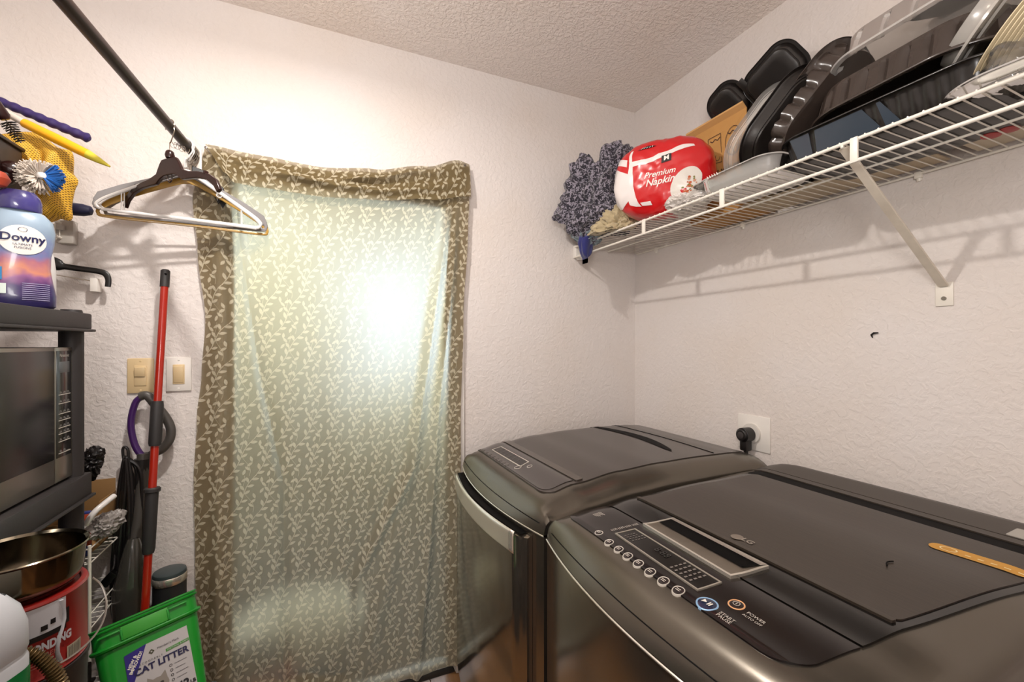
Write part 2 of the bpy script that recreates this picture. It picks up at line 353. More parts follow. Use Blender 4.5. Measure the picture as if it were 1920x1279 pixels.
    rf = N('ShaderNodeBsdfRefraction'); rf.inputs['Roughness'].default_value = .80; rf.inputs['IOR'].default_value = 1.22; rc = N('ShaderNodeMix'); rc.data_type = 'RGBA'; L(M('MULTIPLY', mask, .5), rc.inputs['Factor']); rc.inputs['A'].default_value = (.88, .88, .83, 1); rc.inputs['B'].default_value = (.7, .72, .66, 1); L(rc.outputs['Result'], rf.inputs[0])
    s1 = N('ShaderNodeMixShader'); s1.inputs[0].default_value = .13; L(df.outputs[0], s1.inputs[1]); L(tr.outputs[0], s1.inputs[2])
    s2 = N('ShaderNodeMixShader'); s2.inputs[0].default_value = .30; L(s1.outputs[0], s2.inputs[1]); L(rf.outputs[0], s2.inputs[2])
    L(s2.outputs[0], out.inputs[0]); return m
LEAF = leafmat()
cur = thing('door_cloth', 'tan leaf print cloth hung as a curtain over the glass door', 'curtain', (.1, 1.75, .04))
LK = [(.02, -.384), (.26, -.384), (.67, -.398), (.94, -.402), (1.15, -.393), (1.30, -.379), (1.48, -.369), (1.72, -.391), (1.89, -.405), (1.96, -.395), (2.08, -.370)]
RK = [(.02, .537), (.3, .537), (1.05, .530), (1.5, .542), (1.9, .562), (2.02, .567), (2.17, .569)]
TOPK = [(-.37, 2.078), (-.219, 2.068), (-.013, 2.059), (.177, 2.082), (.386, 2.127), (.52, 2.175), (.57, 2.166)]
BOTK = [(-.37, 1.985), (-.306, 1.951), (-.186, 1.947), (-.013, 1.942), (.177, 1.955), (.386, 1.985), (.57, 2.021)]
def bump1(x, c, w): return math.exp(-((x-c)/w)**2)
def sheet(u, v):
    zt = sinterp(TOPK, -.37+.94*u)-.012; z = .045+(zt-.045)*v
    x = sinterp(LK, z)*(1-u)+sinterp(RK, z)*u
    h = max(0, 2.1-z)
    d = 0
    cl = interp([(0, -.335), (1.2, -.325), (2.1, -.33)], z); d += .013*bump1(x, cl, .018)-.010*bump1(x, cl+.035, .014)
    # tension creases falling from the two top corners
    cx = interp([(.9, -.13), (1.3, -.205), (1.9, -.285), (2.1, -.30)], z); d += .019*bump1(x, cx, .013)*min(1, h*3)
    cx = interp([(.5, .12), (.9, .33), (1.3, .385), (1.7, .44), (2.05, .49)], z); d += .030*bump1(x, cx, .018)*min(1, h*3)*min(1, z/.9)-.008*bump1(x, cx-.04, .02)
    cx = interp([(0, .34), (.6, .40), (1.1, .43), (1.6, .485), (2.05, .515)], z); d += .024*bump1(x, cx, .015)*min(1, h*3)
    cx = interp([(0, .10), (.5, .24), (.9, .30)], z); d += .018*bump1(x, cx, .03)*max(0, min(1, (1.1-z)*2))
    d += .005*math.sin(x*38+z*2.5)*max(0, min(1, (1.5-z)))+.006*noise.noise(Vector((x*4, z*2.2, 3)))+.0018*noise.noise(Vector((x*22, z*16, 9)))
    for zf, amp, xc, xw in ((.13, .014, -.08, .12), (.17, -.010, -.05, .16), (.09, .010, .02, .1)):
        d += amp*bump1(z+.25*(x-xc), zf, .018)*bump1(x, xc, xw)
    return Vector((x, 1.757-d-.010*bump1(u, 1, .04), z))
MB().grid(sheet, 150, 230, uv=lambda u, v: (u*1.06, v*2.34)).build('cloth_panel', LEAF, cur)
def flap(u, v):
    x = -.368+.937*u; zt = sinterp(TOPK, x); zb = sinterp(BOTK, x); z = zb+(zt-zb)*v+.002*noise.noise(Vector((x*60, 0, 2)))*(1-v)
    x += (1-v)*.055*max(0, 1-u*7)
    sag = math.sin(PI*u)
    d = .024*sag*bump1(v, .70-.22*math.cos((u-.3)*5)*sag, .10)+.020*sag*bump1(v, .36+.10*math.sin(u*7), .10)-.008*sag*bump1(v, .52, .07)
    d += .004*noise.noise(Vector((x*16, z*14, 1)))+.010*(1-v)
    return Vector((x, 1.738-d+.012*v*v, z))
MB().grid(flap, 140, 26, uv=lambda u, v: (u*1.06, v*.16)).build('folded_top_edge', LEAF, cur)
for px, py in ((386, 272), (872, 306)):
    p = ay(px, py, 1.72); m = MB(); m.lathe([(.0, .004), (.0045, .003), (.005, 0)], (0, 0, 0), 12); 
    m.v = [(v[0]+p.x, 1.722-v[2], v[1]+p.z-.008) for v in m.v]; m.cyl((p.x, 1.722, p.z-.008), (p.x, 1.78, p.z-.008), .0008, n=6); m.build('push_pin', mat('pin_metal', '#8a8580', .3, 1), cur)
# ================================================================ WASHER AND DRYER
STEEL = mat('graphite_steel', '#6b655c', .25, .85, vary=(3, .10), bump=(900, .05, .0004))
STEELF = mat('graphite_front', '#8a8175', .16, .9, vary=(2, .08))
SILV = mat('bright_trim', '#ded8cc', .22, .75)
GLOSS = mat('glossy_dark_panel', '#130d0d', .18, coat=.15)
LIDM = mat('brushed_smoke_lid', '#332a22', .36, .3, vary=(16, .45, (14, 1, 1)), bump=(40, .15, .0006, (14, 1, 1)), coat=.12)
BACKP = mat('rear_top_plastic', '#3b342d', .42, .2, vary=(5, .12))
DARK = mat('black_recess', '#050404', .6, spec=.1)
PRINT = mat('panel_print', '#b9b2a8', .5)
PRINTD = mat('panel_print_dim', '#6d6660', .5)
class Appliance:
    def __init__(s, root, y0, y1, drop, prof):
        s.r, s.y0, s.y1, s.drop, s.prof = root, y0, y1, drop, prof; s.yc = (y0+y1)/2; s.hw = (y1-y0)/2
    def bow(s, y): return .042*max(0, 1-((y-s.yc)/s.hw)**2)
    def edge(s, y):
        e = max(0, 1-min(y-s.y0, s.y1-y)/.085); return s.drop*e**2.2+.010*max(0, 1-min(y-s.y0, s.y1-y)/.012)**2
    def top(s, x, y): return CAMZ+sinterp(s.prof, x)-s.edge(y)
    def lift(s, x, y, d): return Vector((x, y, s.top(x, y)+d))
    def front(s, z, y):
        """x of the front face at height z (relative to the camera)"""
        kn = [(-.50, .510, 1), (-.485, .510, 1), (-.472, .511, .82), (-.46, .513, .62), (-.45, .515, .45), (-.44, .519, .30), (-.43, .526, .16)]
        if z <= -.5: return .510-s.bow(y)
        return interp([(a, b) for a, b, c in kn], z)-s.bow(y)*interp([(a, c) for a, b, c in kn], z)
    def ystations(s): 
        ys = [s.y0+t for t in (0, .004, .012, .025, .045, .065, .085)]; ys += [s.y0+.085+(s.y1-s.y0-.17)*i/16 for i in range(1, 16)]
        return ys+[s.y1-t for t in (.085, .065, .045, .025, .012, .004, 0)]
    def shell(s):
        ys = s.ystations()
        m = MB(); m.grid(lambda u, v: Vector((s.front(-.5, ys[round(v*(len(ys)-1))]), ys[round(v*(len(ys)-1))], CAMZ-.490 if u > .5 else .05)) if u < 2 else None, 1, len(ys)-1)
        cap = lambda y: [(s.front(-.5, y), y, .05), (s.front(-.5, y), y, CAMZ-.49), (1.385, y, CAMZ-.49), (1.385, y, .05)]
        for y in (s.y0, s.y1): m.add(cap(y), [(0, 1, 2, 3)])
        m.add([(1.385, s.y0, .05), (1.385, s.y1, .05), (1.385, s.y1, CAMZ-.49), (1.385, s.y0, CAMZ-.49)], [(0, 1, 2, 3)])
        m.build('cabinet', STEELF, s.r)
        for fx in (.60, 1.3):
            for fy in (s.y0+.06, s.y1-.06): MB().cyl((fx, fy, 0), (fx, fy, .05), .02, n=14).build('foot', DARK, s.r)
        ztop = [-.485, -.472, -.46, -.45, -.44, -.43]
        xs = [.545+.835*i/44 for i in range(45)]
        def pt(k, y):
            e = s.edge(y)
            if k < len(ztop): return Vector((s.front(ztop[k], y), y, CAMZ+ztop[k]-e*(k/len(ztop))*.6))
            if k < len(ztop)+len(xs): x = xs[k-len(ztop)]; return Vector((x, y, s.top(x, y)))
            return Vector((1.388, y, CAMZ-.485))
        K = len(ztop)+len(xs)+1; m = MB()
        m.grid(lambda u, v: pt(round(u*(K-1)), ys[round(v*(len(ys)-1))]), K-1, len(ys)-1)
        for j in (0, len(ys)-1):
            m.add([pt(k, ys[j]) for k in range(K)], [tuple(range(K))])
        m.build('top_cover', STEEL, s.r)
        m = MB(); st = [Vector((s.front(-.5, y)-.0015, y, CAMZ-.4875)) for y in ys]; m.tube(st, .0022, 6); m.build('seam_trim', SILV, s.r)
        m = MB(); st = [Vector((s.front(-.462, y)-.0003, y, CAMZ-.462)) for y in ys[3:-3]]; m.tube(st, .0012, 5); m.build('console_seam', DARK, s.r)
    def patch(s, x0, x1, y0, y1, r, d, name, m, th=.004, nx=26, ny=30, corners=(1, 1, 1, 1), parent=None, hole=None):
        """rounded rectangle laid on the top surface; corners: (x0y0,x1y0,x1y1,x0y1)"""
        mb = MB(); xs = sorted(set([x0+r*(1-math.cos(PI/2*i/6)) for i in range(7)]+[x1-r*(1-math.cos(PI/2*i/6)) for i in range(7)]+[x0+(x1-x0)*i/nx for i in range(nx+1)])); n = len(xs)-1
        Y0 = y0 if callable(y0) else (lambda x: y0); Y1 = y1 if callable(y1) else (lambda x: y1)
        def lim(x, a, b):
            dx = None
            if a and x < x0+r: dx = x0+r-x
            if b and x > x1-r: dx = x-(x1-r)
            return 0 if dx is None else r-math.sqrt(max(0, r*r-dx*dx))
        def fn(u, v):
            i = round(u*n); x = xs[i]; a = Y0(x)+lim(x, corners[0], corners[1]); b = Y1(x)-lim(x, corners[3], corners[2])
            y = a+(b-a)*v; return s.lift(x, y, d)
        mb.grid(fn, n, ny)
        k = len(mb.v); top = mb.v[:]
        edge = [i for i in range(n+1)]+[j*(n+1)+n for j in range(1, ny+1)]+[ny*(n+1)+i for i in range(n-1, -1, -1)]+[j*(n+1) for j in range(ny-1, 0, -1)]
        mb.v += [(top[i][0], top[i][1], top[i][2]-th) for i in edge]; L_ = len(edge)
        for q in range(L_): mb.f.append((edge[q], edge[(q+1) % L_], k+(q+1) % L_, k+q)); mb.m.append(0)
        return mb.build(name, m, parent or s.r)
    def onpix(s, px, py, d=0):
        z = CAMZ-.40
        for _ in range(8): p = az(px, py, z); z = s.top(p.x, p.y)+d
        return p
    def ring(s, c, r, wd, name, m, parent=None, inner=None, h=.0035):
        mb = MB(); n = 32; vs = []
        for rr, dd in ((r-wd, h-.0006), (r-wd*.6, h), (r-wd*.3, h), (r, h-.0008), (r, -.001)):
            for i in range(n):
                a = 2*PI*i/n; x, y = c.x+rr*math.cos(a), c.y+rr*math.sin(a); vs.append(s.lift(x, y, dd))
        mb.add(vs, [(j*n+i, j*n+(i+1) % n, (j+1)*n+(i+1) % n, (j+1)*n+i) for j in range(4) for i in range(n)])
        o = mb.build(name, m, parent or s.r)
        if inner:
            m2 = MB(); vs = [s.lift(c.x, c.y, h+.0004)]+[s.lift(c.x+(r-wd)*math.cos(2*PI*i/n), c.y+(r-wd)*math.sin(2*PI*i/n), h-.0006) for i in range(n)]
            m2.add(vs, [(0, i+1, (i+1) % n+1) for i in range(n)]); m2.build('button_face', inner, o)
        return o
    def quadframe(s, pts, wd, name, m, parent, h=.005, fill=None):
        """flat frame along a quadrilateral on the top, width wd inward"""
        P = [Vector((p.x, p.y)) for p in pts]; c = sum(P, Vector((0, 0)))/4
        Q = []
        for i in range(4):
            a, b, d_ = P[i-1], P[i], P[(i+1) % 4]; e1 = (b-a).normalized(); e2 = (d_-b).normalized(); 
            n1 = Vector((-e1.y, e1.x)); n2 = Vector((-e2.y, e2.x))
            if n1.dot(c-b) < 0: n1 = -n1
            if n2.dot(c-b) < 0: n2 = -n2
            Q.append(b+(n1+n2)*wd/(1+n1.dot(n2)))
        mb = MB()
        for i in range(4):
            j = (i+1) % 4; K = 8
            for k in range(K):
                a0, a1 = P[i].lerp(P[j], k/K), P[i].lerp(P[j], (k+1)/K); b0, b1 = Q[i].lerp(Q[j], k/K), Q[i].lerp(Q[j], (k+1)/K)
                vs = [s.lift(p.x, p.y, hh) for p in (a0, a1, b1, b0) for hh in (h, -.001)]
                mb.add(vs, [(0, 2, 4, 6), (0, 1, 3, 2), (6, 4, 5, 7)])
        o = mb.build(name, m, parent, smooth=False); return o, Q
    def fill(s, Q, name, m, parent, h=.002):
        mb = MB(); mb.grid(lambda u, v: (lambda p: s.lift(p.x, p.y, h))(Vector((Q[0].x, Q[0].y)).lerp(Vector((Q[1].x, Q[1].y)), u).lerp(Vector((Q[3].x, Q[3].y)).lerp(Vector((Q[2].x, Q[2].y)), u), v)), 10, 4)
        return mb.build(name, m, parent)
    def tfn(s, c, h, U=(0, -1), V=(1, 0)):
        return lambda u, v: s.lift(c.x+U[0]*u+V[0]*v, c.y+U[1]*u+V[1]*v, h)
washer = thing('washing_machine', 'graphite top-loading washing machine with round lit start button, nearest the camera', 'washer', (.95, .60, 0))
A = Appliance(washer, .255, .945, .022, [(.50, -.445), (.53, -.424), (.56, -.418), (.66, -.411), (.75, -.402), (1.0, -.390), (1.2, -.383), (1.33, -.379), (1.36, -.384), (1.375, -.395), (1.388, -.42)])
A.shell()
near = lambda k: (lambda x: .343+k-.125*(x-.67)); far = lambda k: (lambda x: .915-k-.07*(x-.67))
con = A.patch(.545, .662, near(-.003), far(0), .045, .0025, 'control_panel', GLOSS, corners=(1, 0, 0, 1))
lid = A.patch(.666, 1.155, near(-.003), far(0), .03, .0035, 'lid', mat('lid_gloss_band', '#0b0908', .13, coat=.15), corners=(0, 1, 1, 0))
A.patch(.752, 1.152, near(.009), far(.02), .012, .0055, 'lid_window', LIDM, parent=lid)
A.patch(.742, .752, near(.009), far(.02), .003, .0075, 'window_lip', mat('lip_brown', '#3b332b', .35, .3), parent=lid, nx=3)
A.patch(1.158, 1.205, .275, .893, .008, .0012, 'hinge_gap', DARK, nx=6)
A.patch(1.207, 1.232, .27, .91, .006, .0035, 'hinge_strip', BACKP, nx=4)
A.patch(1.236, 1.368, .270, .930, .02, .0035, 'rear_panel', BACKP)
# light grey care sticker on the rear panel
st = A.onpix(1895, 1001); A.patch(st.x-.022, st.x+.03, st.y-.10, st.y+.0, .002, .0048, 'sticker', mat('sticker_grey', '#a8a49d', .5), nx=4, ny=8)
# lid handle: chrome frame, brushed face, dark slot
H4 = [A.onpix(*p) for p in ((1205, 988), (1262, 977), (1442, 1070), (1370, 1089))]
h, Q = A.quadframe(H4, .005, 'handle_frame', SILV, lid, .0085)
A.fill([Vector((q.x, q.y)) for q in Q], 'handle_plate', mat('handle_plate', '#8b8276', .28, .85, vary=(30, .2)), h, .0072)
S4 = [A.onpix(*p) for p in ((1236, 986), (1262, 980), (1428, 1068), (1392, 1073))]
A.fill(S4, 'handle_slot', DARK, h, .0086)
b4 = [A.onpix(*p) for p in ((1258, 981), (1264, 979), (1438, 1068), (1426, 1070))]
A.fill(b4, 'handle_highlight_bar', mat('chrome', '#e6e1d8', .12, 1), h, .0095)
# display window
D4 = [A.onpix(*p) for p in ((1153, 1004), (1191, 995), (1354, 1097), (1308, 1112))]
d, Q = A.quadframe(D4, .003, 'display_frame', mat('display_trim', '#b5aea2', .35, .6), con, .0052)
A.fill([Vector((q.x, q.y)) for q in Q], 'display_glass', mat('display_glass', '#0c0a0a', .1, coat=.5), d, .0042)
def disp(u, v):   # u along the display, v across (0..1)
    return (D4[0].lerp(D4[3], u)).lerp(D4[1].lerp(D4[2], u), v)
m = MB()
def dash(a, b, wd, mb, app, h=.0048):
    a = Vector((a.x, a.y)); b = Vector((b.x, b.y)); t = (b-a).normalized(); n = Vector((-t.y, t.x))*wd
    mb.add([app.lift(p.x, p.y, h) for p in (a-n, b-n, b+n, a+n)], [(0, 1, 2, 3)])
for r, us in enumerate((.08, .115, .15, .19)):
    for k in range(5 if r > 1 else 4):
        v = .22+.14*k; p = disp(us, v); q = disp(us, v+.085); dash(p, q, .0011, m, A)
for r in range(5):
    for k in range(4):
        v = .17+.19*k; u = .68+.05*r; p = disp(u, v); q = disp(u, v+.12); dash(p, q, .0020, m, A)
m.build('display_legends', PRINTD, d, smooth=False, kind='stuff')
m = MB(); c = disp(.47, .62); text(m, '8:88', .022, A.tfn(c, .0050, U=(-.05, -1), V=(1, -.05))); m.build('display_digits', mat('segment_grey', '#2c2b29', .4), d, smooth=False)
BF = mat('button_dark', '#241c1c', .25, coat=.3)
for px, py, r in ((1123, 1001, .0095), (1142, 1019, .010), (1160, 1032, .010), (1177, 1045, .0102), (1197, 1059, .0104), (1219, 1075, .0106), (1244, 1092, .0108), (1272, 1110, .0110)):
    c = A.onpix(px, py); b = A.ring(c, r, .0019, 'button', PRINT, con, BF)
    m = MB(); [dash(Vector((c.x+dx, c.y+.0045)), Vector((c.x+dx, c.y-.0045)), .0007, m, A, .0046) for dx in (-.002, .0012)]; m.build('button_legend', PRINT, b, smooth=False)
c = A.onpix(1326, 1135)
b = A.ring(c, .0170, .0028, 'button', mat('blue_ring', '#8fb4d8', .25, .3), con, mat('blue_face', '#16233f', .2, coat=.5)); b['label'] = 'large button with a pale blue ring'
m = MB(); m.prism([(-.008, .005), (-.008, -.005), (-.0005, 0)], (0, 0, 0), (1, 0, 0), (0, 1, 0), (0, 0, 0)); f_ = A.tfn(c, .0046)
m.v = [f_(v[0], v[1]) for v in m.v]
for x in (.002, .0055): m.add([f_(x, -.005), f_(x+.0022, -.005), f_(x+.0022, .005), f_(x, .005)], [(0, 1, 2, 3)])
m.build('start_symbol', mat('white_print', '#ded8cd', .5), b, smooth=False)
c = A.onpix(1381, 1137)
b = A.ring(c, .0128, .0024, 'button', mat('orange_ring', '#e0a877', .3, .2), con, BF); b['label'] = 'button with an orange ring'
m = MB(); n = 18; f_ = A.tfn(c, .0046)
for i in range(n):
    a, a2 = 2*PI*i/n, 2*PI*(i+1)/n; m.add([f_(math.cos(t)*r, math.sin(t)*r) for t, r in ((a, .0045), (a2, .0045), (a2, .0055), (a, .0055))], [(0, 1, 2, 3)])
m.add([f_(-.0005, -.002), f_(.0005, -.002), f_(.0005, .003), f_(-.0005, .003)], [(0, 1, 2, 3)]); m.build('power_symbol', PRINT, b, smooth=False)
m = MB()
c = A.onpix(1360, 1162); text(m, 'START\nPAUSE', .0090, A.tfn(c, .0032)); c = A.onpix(1415, 1164); text(m, 'POWER', .0085, A.tfn(c+Vector((.003, 0, 0)), .0032)); text(m, 'AUTO OFF', .0065, A.tfn(c+Vector((-.006, 0, 0)), .0032))
for r in range(4):
    c = A.onpix(1148+r*13, 995-r*3.2)
    for q in range(4): dash(Vector((c.x-.004+q*.004, c.y)), Vector((c.x-.004+q*.004, c.y-.008)), .0006, m, A, .0032)
c = A.onpix(1122, 968)
for q in range(6): dash(Vector((c.x+.012-q*.004, c.y+.012)), Vector((c.x+.012-q*.004, c.y-.010+(q % 3)*.003)), .0006, m, A, .0032)
m.build('panel_lettering', PRINT, con, smooth=False, kind='stuff')
m = MB(); c = A.onpix(1382, 1013); n = 24; f_ = A.tfn(c, .0068, U=(0, -1), V=(1, 0)); m.add([f_(0, 0)]+[f_(.012*math.cos(2*PI*i/n), .012*math.sin(2*PI*i/n)) for i in range(n)], [(0, i+1, (i+1) % n+1) for i in range(n)])
m.build('round_emblem', mat('emblem_grey', '#857b70', .35, .5), lid, smooth=False)
m = MB(); text(m, 'LG', .020, A.tfn(A.onpix(1402, 1021), .0068), bold=.0004); m.build('emblem_lettering', mat('emblem_letter', '#a0978b', .4, .4), lid, smooth=False)
# orange energy sticker
a = A.onpix(1762, 1032); b = A.onpix(1908, 1079); a = Vector((a.x, a.y)); b = Vector((b.x, b.y)); t = (b-a).normalized(); n_ = Vector((-t.y, t.x)); R_ = .0155
Ls_ = (b-a).length
def stk(u, v):
    q = -R_+(Ls_+2*R_)*u; w_ = R_*math.sqrt(max(0, 1-(min(0, q)/R_)**2 if q < 0 else 1-(max(0, q-Ls_)/R_)**2)); p = a+t*q+n_*w_*(2*v-1); return A.lift(p.x, p.y, .0066)
m = MB(); m.grid(stk, 60, 6)
sk = m.build('orange_sticker', mat('sticker_orange', '#c08a2c', .45, vary=(60, .12)), lid, smooth=False)
m = MB()
for i in range(28):
    q, q2 = 2*PI*i/28, 2*PI*(i+1)/28; m.add([A.lift(a.x+t.x*.012+t.x*rr*1.3*math.cos(w_)+n_.x*rr*math.sin(w_), a.y+t.y*.012+t.y*rr*1.3*math.cos(w_)+n_.y*rr*math.sin(w_), .0072) for w_, rr in ((q, .0078), (q2, .0078), (q2, .0095), (q, .0095))], [(0, 1, 2, 3)])
for k in range(5): dash(a+t*(.035+k*.016)-n_*.004, a+t*(.043+k*.016)-n_*.004, .0016, m, A, .0072)
m.build('sticker_print', mat('sticker_pale', '#e3d4a4', .5), sk, smooth=False)
# small black wire scrap lying on the lid
c = A.onpix(1668, 1064); m = MB(); m.tube([A.lift(c.x+.012-.006*i, c.y+.004*math.sin(i*.9), .0075) for i in range(5)], .0011, 6)
tag(centre(m.build('wire_scrap', DARK)), 'tiny black wire scrap lying on the washing machine lid', 'scrap')
# dryer
dryer = thing('tumble_dryer', 'graphite front-loading tumble dryer in the corner beyond the washing machine', 'dryer', (.95, 1.31, 0))
B = Appliance(dryer, .962, 1.652, .034, [(.50, -.445), (.53, -.424), (.56, -.414), (.65, -.396), (.80, -.378), (.95, -.370), (1.1, -.368), (1.25, -.370), (1.32, -.375), (1.36, -.384), (1.375, -.40), (1.388, -.43)])
B.shell()
pan = B.patch(.555, 1.362, 1.04, 1.632, .04, .0025, 'top_panel', mat('dryer_top_plastic', '#38312c', .30, .25, vary=(4, .15), coat=.25), nx=40)
cp = B.patch(.560, .655, 1.06, 1.625, .035, .004, 'control_panel', mat('dryer_console', '#2b2422', .22, coat=.4), corners=(1, 0, 0, 1))
B.patch(.660, .685, 1.05, 1.625, .006, .0065, 'panel_ridge', mat('dryer_ridge', '#4a423b', .25, .4, coat=.3), parent=pan, nx=6)
m = MB()
def sc(u, v):
    y = 1.12+.50*v; c = 1.085+.05*math.sin(PI*v); wd = .022*math.sin(PI*v)**.5+.001; x = c+wd*(u-.5)*2
    return B.lift(x, y, .0042)
m.grid(sc, 6, 26); m.build('finger_groove', DARK, pan)
m = MB(); pts = [B.lift(1.20+.02*math.sin(PI*i/30), 1.05+.575*i/30, .003) for i in range(31)]; m.tube(pts, .0016, 5); m.build('rear_seam', DARK, pan)
D4 = [B.onpix(*p) for p in ((922, 846), (940, 840), (992, 869), (975, 878))]
d, Q = B.quadframe(D4, .0025, 'display_frame', PRINT, cp, .0062); B.fill([Vector((q.x, q.y)) for q in Q], 'display_glass', mat('display_glass2', '#1b1716', .12), d, .0055)
m = MB()
for r in range(6):
    for k in range(3): p = (D4[0].lerp(D4[3], .15+.13*r)).lerp(D4[1].lerp(D4[2], .15+.13*r), .2+.25*k); dash(p, p+Vector((.006, 0, 0)), .0012, m, B, .0062)
m.build('display_legends', PRINTD, d, smooth=False, kind='stuff')
for k in range(8):
    c = B.onpix(906+6.4*k, 846+4.0*k); B.ring(c, .0075, .0014, 'button', PRINTD, cp, BF, .0055)
B.ring(B.onpix(971, 879), .012, .0018, 'button', PRINT, cp, BF, .0055); B.ring(B.onpix(993, 877), .009, .0016, 'button', PRINT, cp, BF, .0055)
m = MB(); text(m, 'LG', .014, B.tfn(B.onpix(1030, 841), .0035)); m.build('emblem_lettering', PRINTD, pan, smooth=False)
# dryer door with handle pocket
yd = [1.006+(1.612-1.006)*i/24 for i in range(25)]
dx = lambda y: B.front(-.5, y)-.030
m = MB(); zt, zb = CAMZ-.502, .18
def dp(k, y):
    e = min(y-yd[0], yd[-1]-y); r = max(0, 1-e/.02); xo = dx(y)+.014*(1-math.sqrt(max(0, 1-r*r)))
    return [Vector((B.front(-.5, y)-.001, y, zt+.002)), Vector((xo+.010, y, zt)), Vector((xo+.002, y, zt-.004)), Vector((xo, y, zt-.012)), Vector((xo, y, zb+.01)), Vector((xo+.006, y, zb)), Vector((B.front(-.5, y)-.001, y, zb))][k]
m.grid(lambda u, v: dp(round(u*6), yd[round(v*24)]), 6, 24)
for y in (yd[0], yd[-1]): m.add([dp(k, y) for k in range(7)], [tuple(range(7))])
door = m.build('door', mat('dryer_door', '#8f867a', .13, .9), dryer)
m = MB(); m.grid(lambda u, v: Vector((dx(1.03+.575*v)-.003+(.004 if u < .1 or u > .9 else 0), 1.045+.56*v, zt+.002-(.062+.0*v)*u)), 10, 24); m.build('handle', SILV, door, solid=.003)
m = MB(); m.grid(lambda u, v: Vector((dx(1.02+.58*v)+.004+.024*u, 1.02+.58*v, zt+.0045)), 2, 20); m.build('handle_pocket', DARK, door)
# ================================================================ OUTLET, PLUG, SWITCHES, WALL MARK
WHITE = mat('white_plastic', '#e8e3dc', .35); IVORY = mat('ivory_plastic', '#d6bd92', .38); BLACKP = mat('black_plastic', '#161313', .38)
o = thing('wall_outlet', 'square white wall outlet plate above the washing machine', 'outlet', (XR, 1.107, 1.065))
MB().rbox((XR-.006, 1.041, 1.003), (XR, 1.173, 1.133), .004).build('cover_plate', WHITE, o)
m = MB(); m.cyl((XR-.014, 1.112, 1.066), (XR-.005, 1.112, 1.066), .036, n=36); m.build('receptacle', mat('receptacle_white', '#d8d3cc', .4), o)
o = thing('power_plug', 'black right-angle dryer plug in the white wall outlet, cord hanging down', 'plug', (XR-.02, 1.116, 1.06))
m = MB(); m.cyl((XR-.055, 1.116, 1.062), (XR-.014, 1.116, 1.062), .026, n=30); m.cyl((XR-.062, 1.116, 1.062), (XR-.055, 1.116, 1.062), .019, .024, n=30); m.build('plug_body', BLACKP, o, bevel=.002)
MB().lathe([(.009, -.0015), (.013, 0), (.009, .0015)], (0, 0, 0), 24).build('face_ring', mat('rubber_grey', '#3a3534', .5), o, world=False).matrix_local = Matrix.Translation((-.043, 0, .002)) @ Matrix.Rotation(PI/2, 4, 'Y')
MB().rbox((XR-.050, 1.101, 1.002), (XR-.018, 1.131, 1.045), .006).build('strain_relief', BLACKP, o)
MB().tube(smoothpath([(XR-.034, 1.116, 1.006), (XR-.034, 1.116, .95), (XR-.036, 1.13, .8), (XR-.04, 1.14, .5), (XR-.045, 1.15, .35)]), .008, 10).build('cord', BLACKP, o)
def switch(c, label, pm, lm, dec):
    o = thing('light_switch', label, 'light switch', (c.x, YB, c.z))
    MB().rbox((c.x-.035, YB-.006, c.z-.057), (c.x+.035, YB, c.z+.057), .004).build('cover_plate', pm, o)
    w_ = .0165; MB().rbox((c.x-w_, YB-.0085, c.z-.033), (c.x+w_, YB-.004, c.z+.033), .002).build('switch_frame', pm if not dec else lm, o)
    M_ = Matrix.Translation((c.x, YB-.009, c.z)) @ Matrix.Rotation(.10, 4, 'X')
    z0 = -.002 if not dec else -.028
    MB().rbox((-w_+.0025, -.004, z0), (w_-.0025, .003, .028), .002, M=M_).build('rocker', lm, o)
    for dz in (.048, -.048): MB().lathe([(0, .0012), (.0025, .001), (.003, 0)], (0, 0, 0), 12).build('screw', pm, o, world=False).matrix_local = Matrix.Translation((0, -.006, dz)) @ Matrix.Rotation(PI/2, 4, 'X')
switch(Vector((-.549, YB, CAMZ-.104)), 'ivory light switch, the left one, behind the red pole', IVORY, IVORY, 0)
switch(Vector((-.447, YB, CAMZ-.102)), 'white light switch plate with beige rocker, nearest the curtain', WHITE, IVORY, 1)
p = ax(1638, 628, XR); m = MB(); m.tube([(XR-.003, p.y-.013, p.z+.006), (XR-.004, p.y-.002, p.z+.005), (XR-.003, p.y+.004, p.z), (XR-.001, p.y+.002, p.z-.009)], [.0015, .003, .003, .001], 8)
tag(centre(m.build('wall_hook', BLACKP)), 'tiny black bent nail on the bare right wall', 'nail')
# ================================================================ WIRE SHELF ON THE RIGHT WALL
WIRE = mat('white_coated_wire', '#e9e3d8', .35)
FX, ZS, ZLIP = 1.10, CAMZ+.462, CAMZ+.413
sh = thing('wire_shelf', 'long white ventilated wire shelf on the right wall', 'shelf', ((FX+XR)/2, .70, ZS))
SY0, SY1 = -.45, 1.755
def rail(x, z, r, name='rail'): MB().tube([(x, SY0, z), (x, SY1, z)], r, 10).build(name, WIRE, sh)
rail(FX, ZS, .0042, 'front_rail'); rail(FX-.002, ZLIP, .0042, 'front_rail'); rail(XR-.008, ZS-.004, .0035, 'back_rail'); rail((FX+XR)/2, ZS-.006, .003, 'support_rail')
me = None
for i in range(87):
    y = SY1-.004-i*.0254
    if me is None:
        m = MB(); m.tube([(FX-.003, y, ZS+.004), (XR-.006, y, ZS+.0005)], .0016, 6); o = m.build('wire', WIRE, sh); me = o; y_ = y
    else:
        o = me.copy(); C.objects.link(o); o.parent = sh; o.location = (0, y-y_, 0)
for y in (.577-.35*2, .577-.35, .577, .928, 1.273, 1.62):
    MB().rbox((FX-.007, y-.008, ZLIP-.004), (FX-.001, y+.008, ZS+.004), .0015).build('post', WIRE, sh)
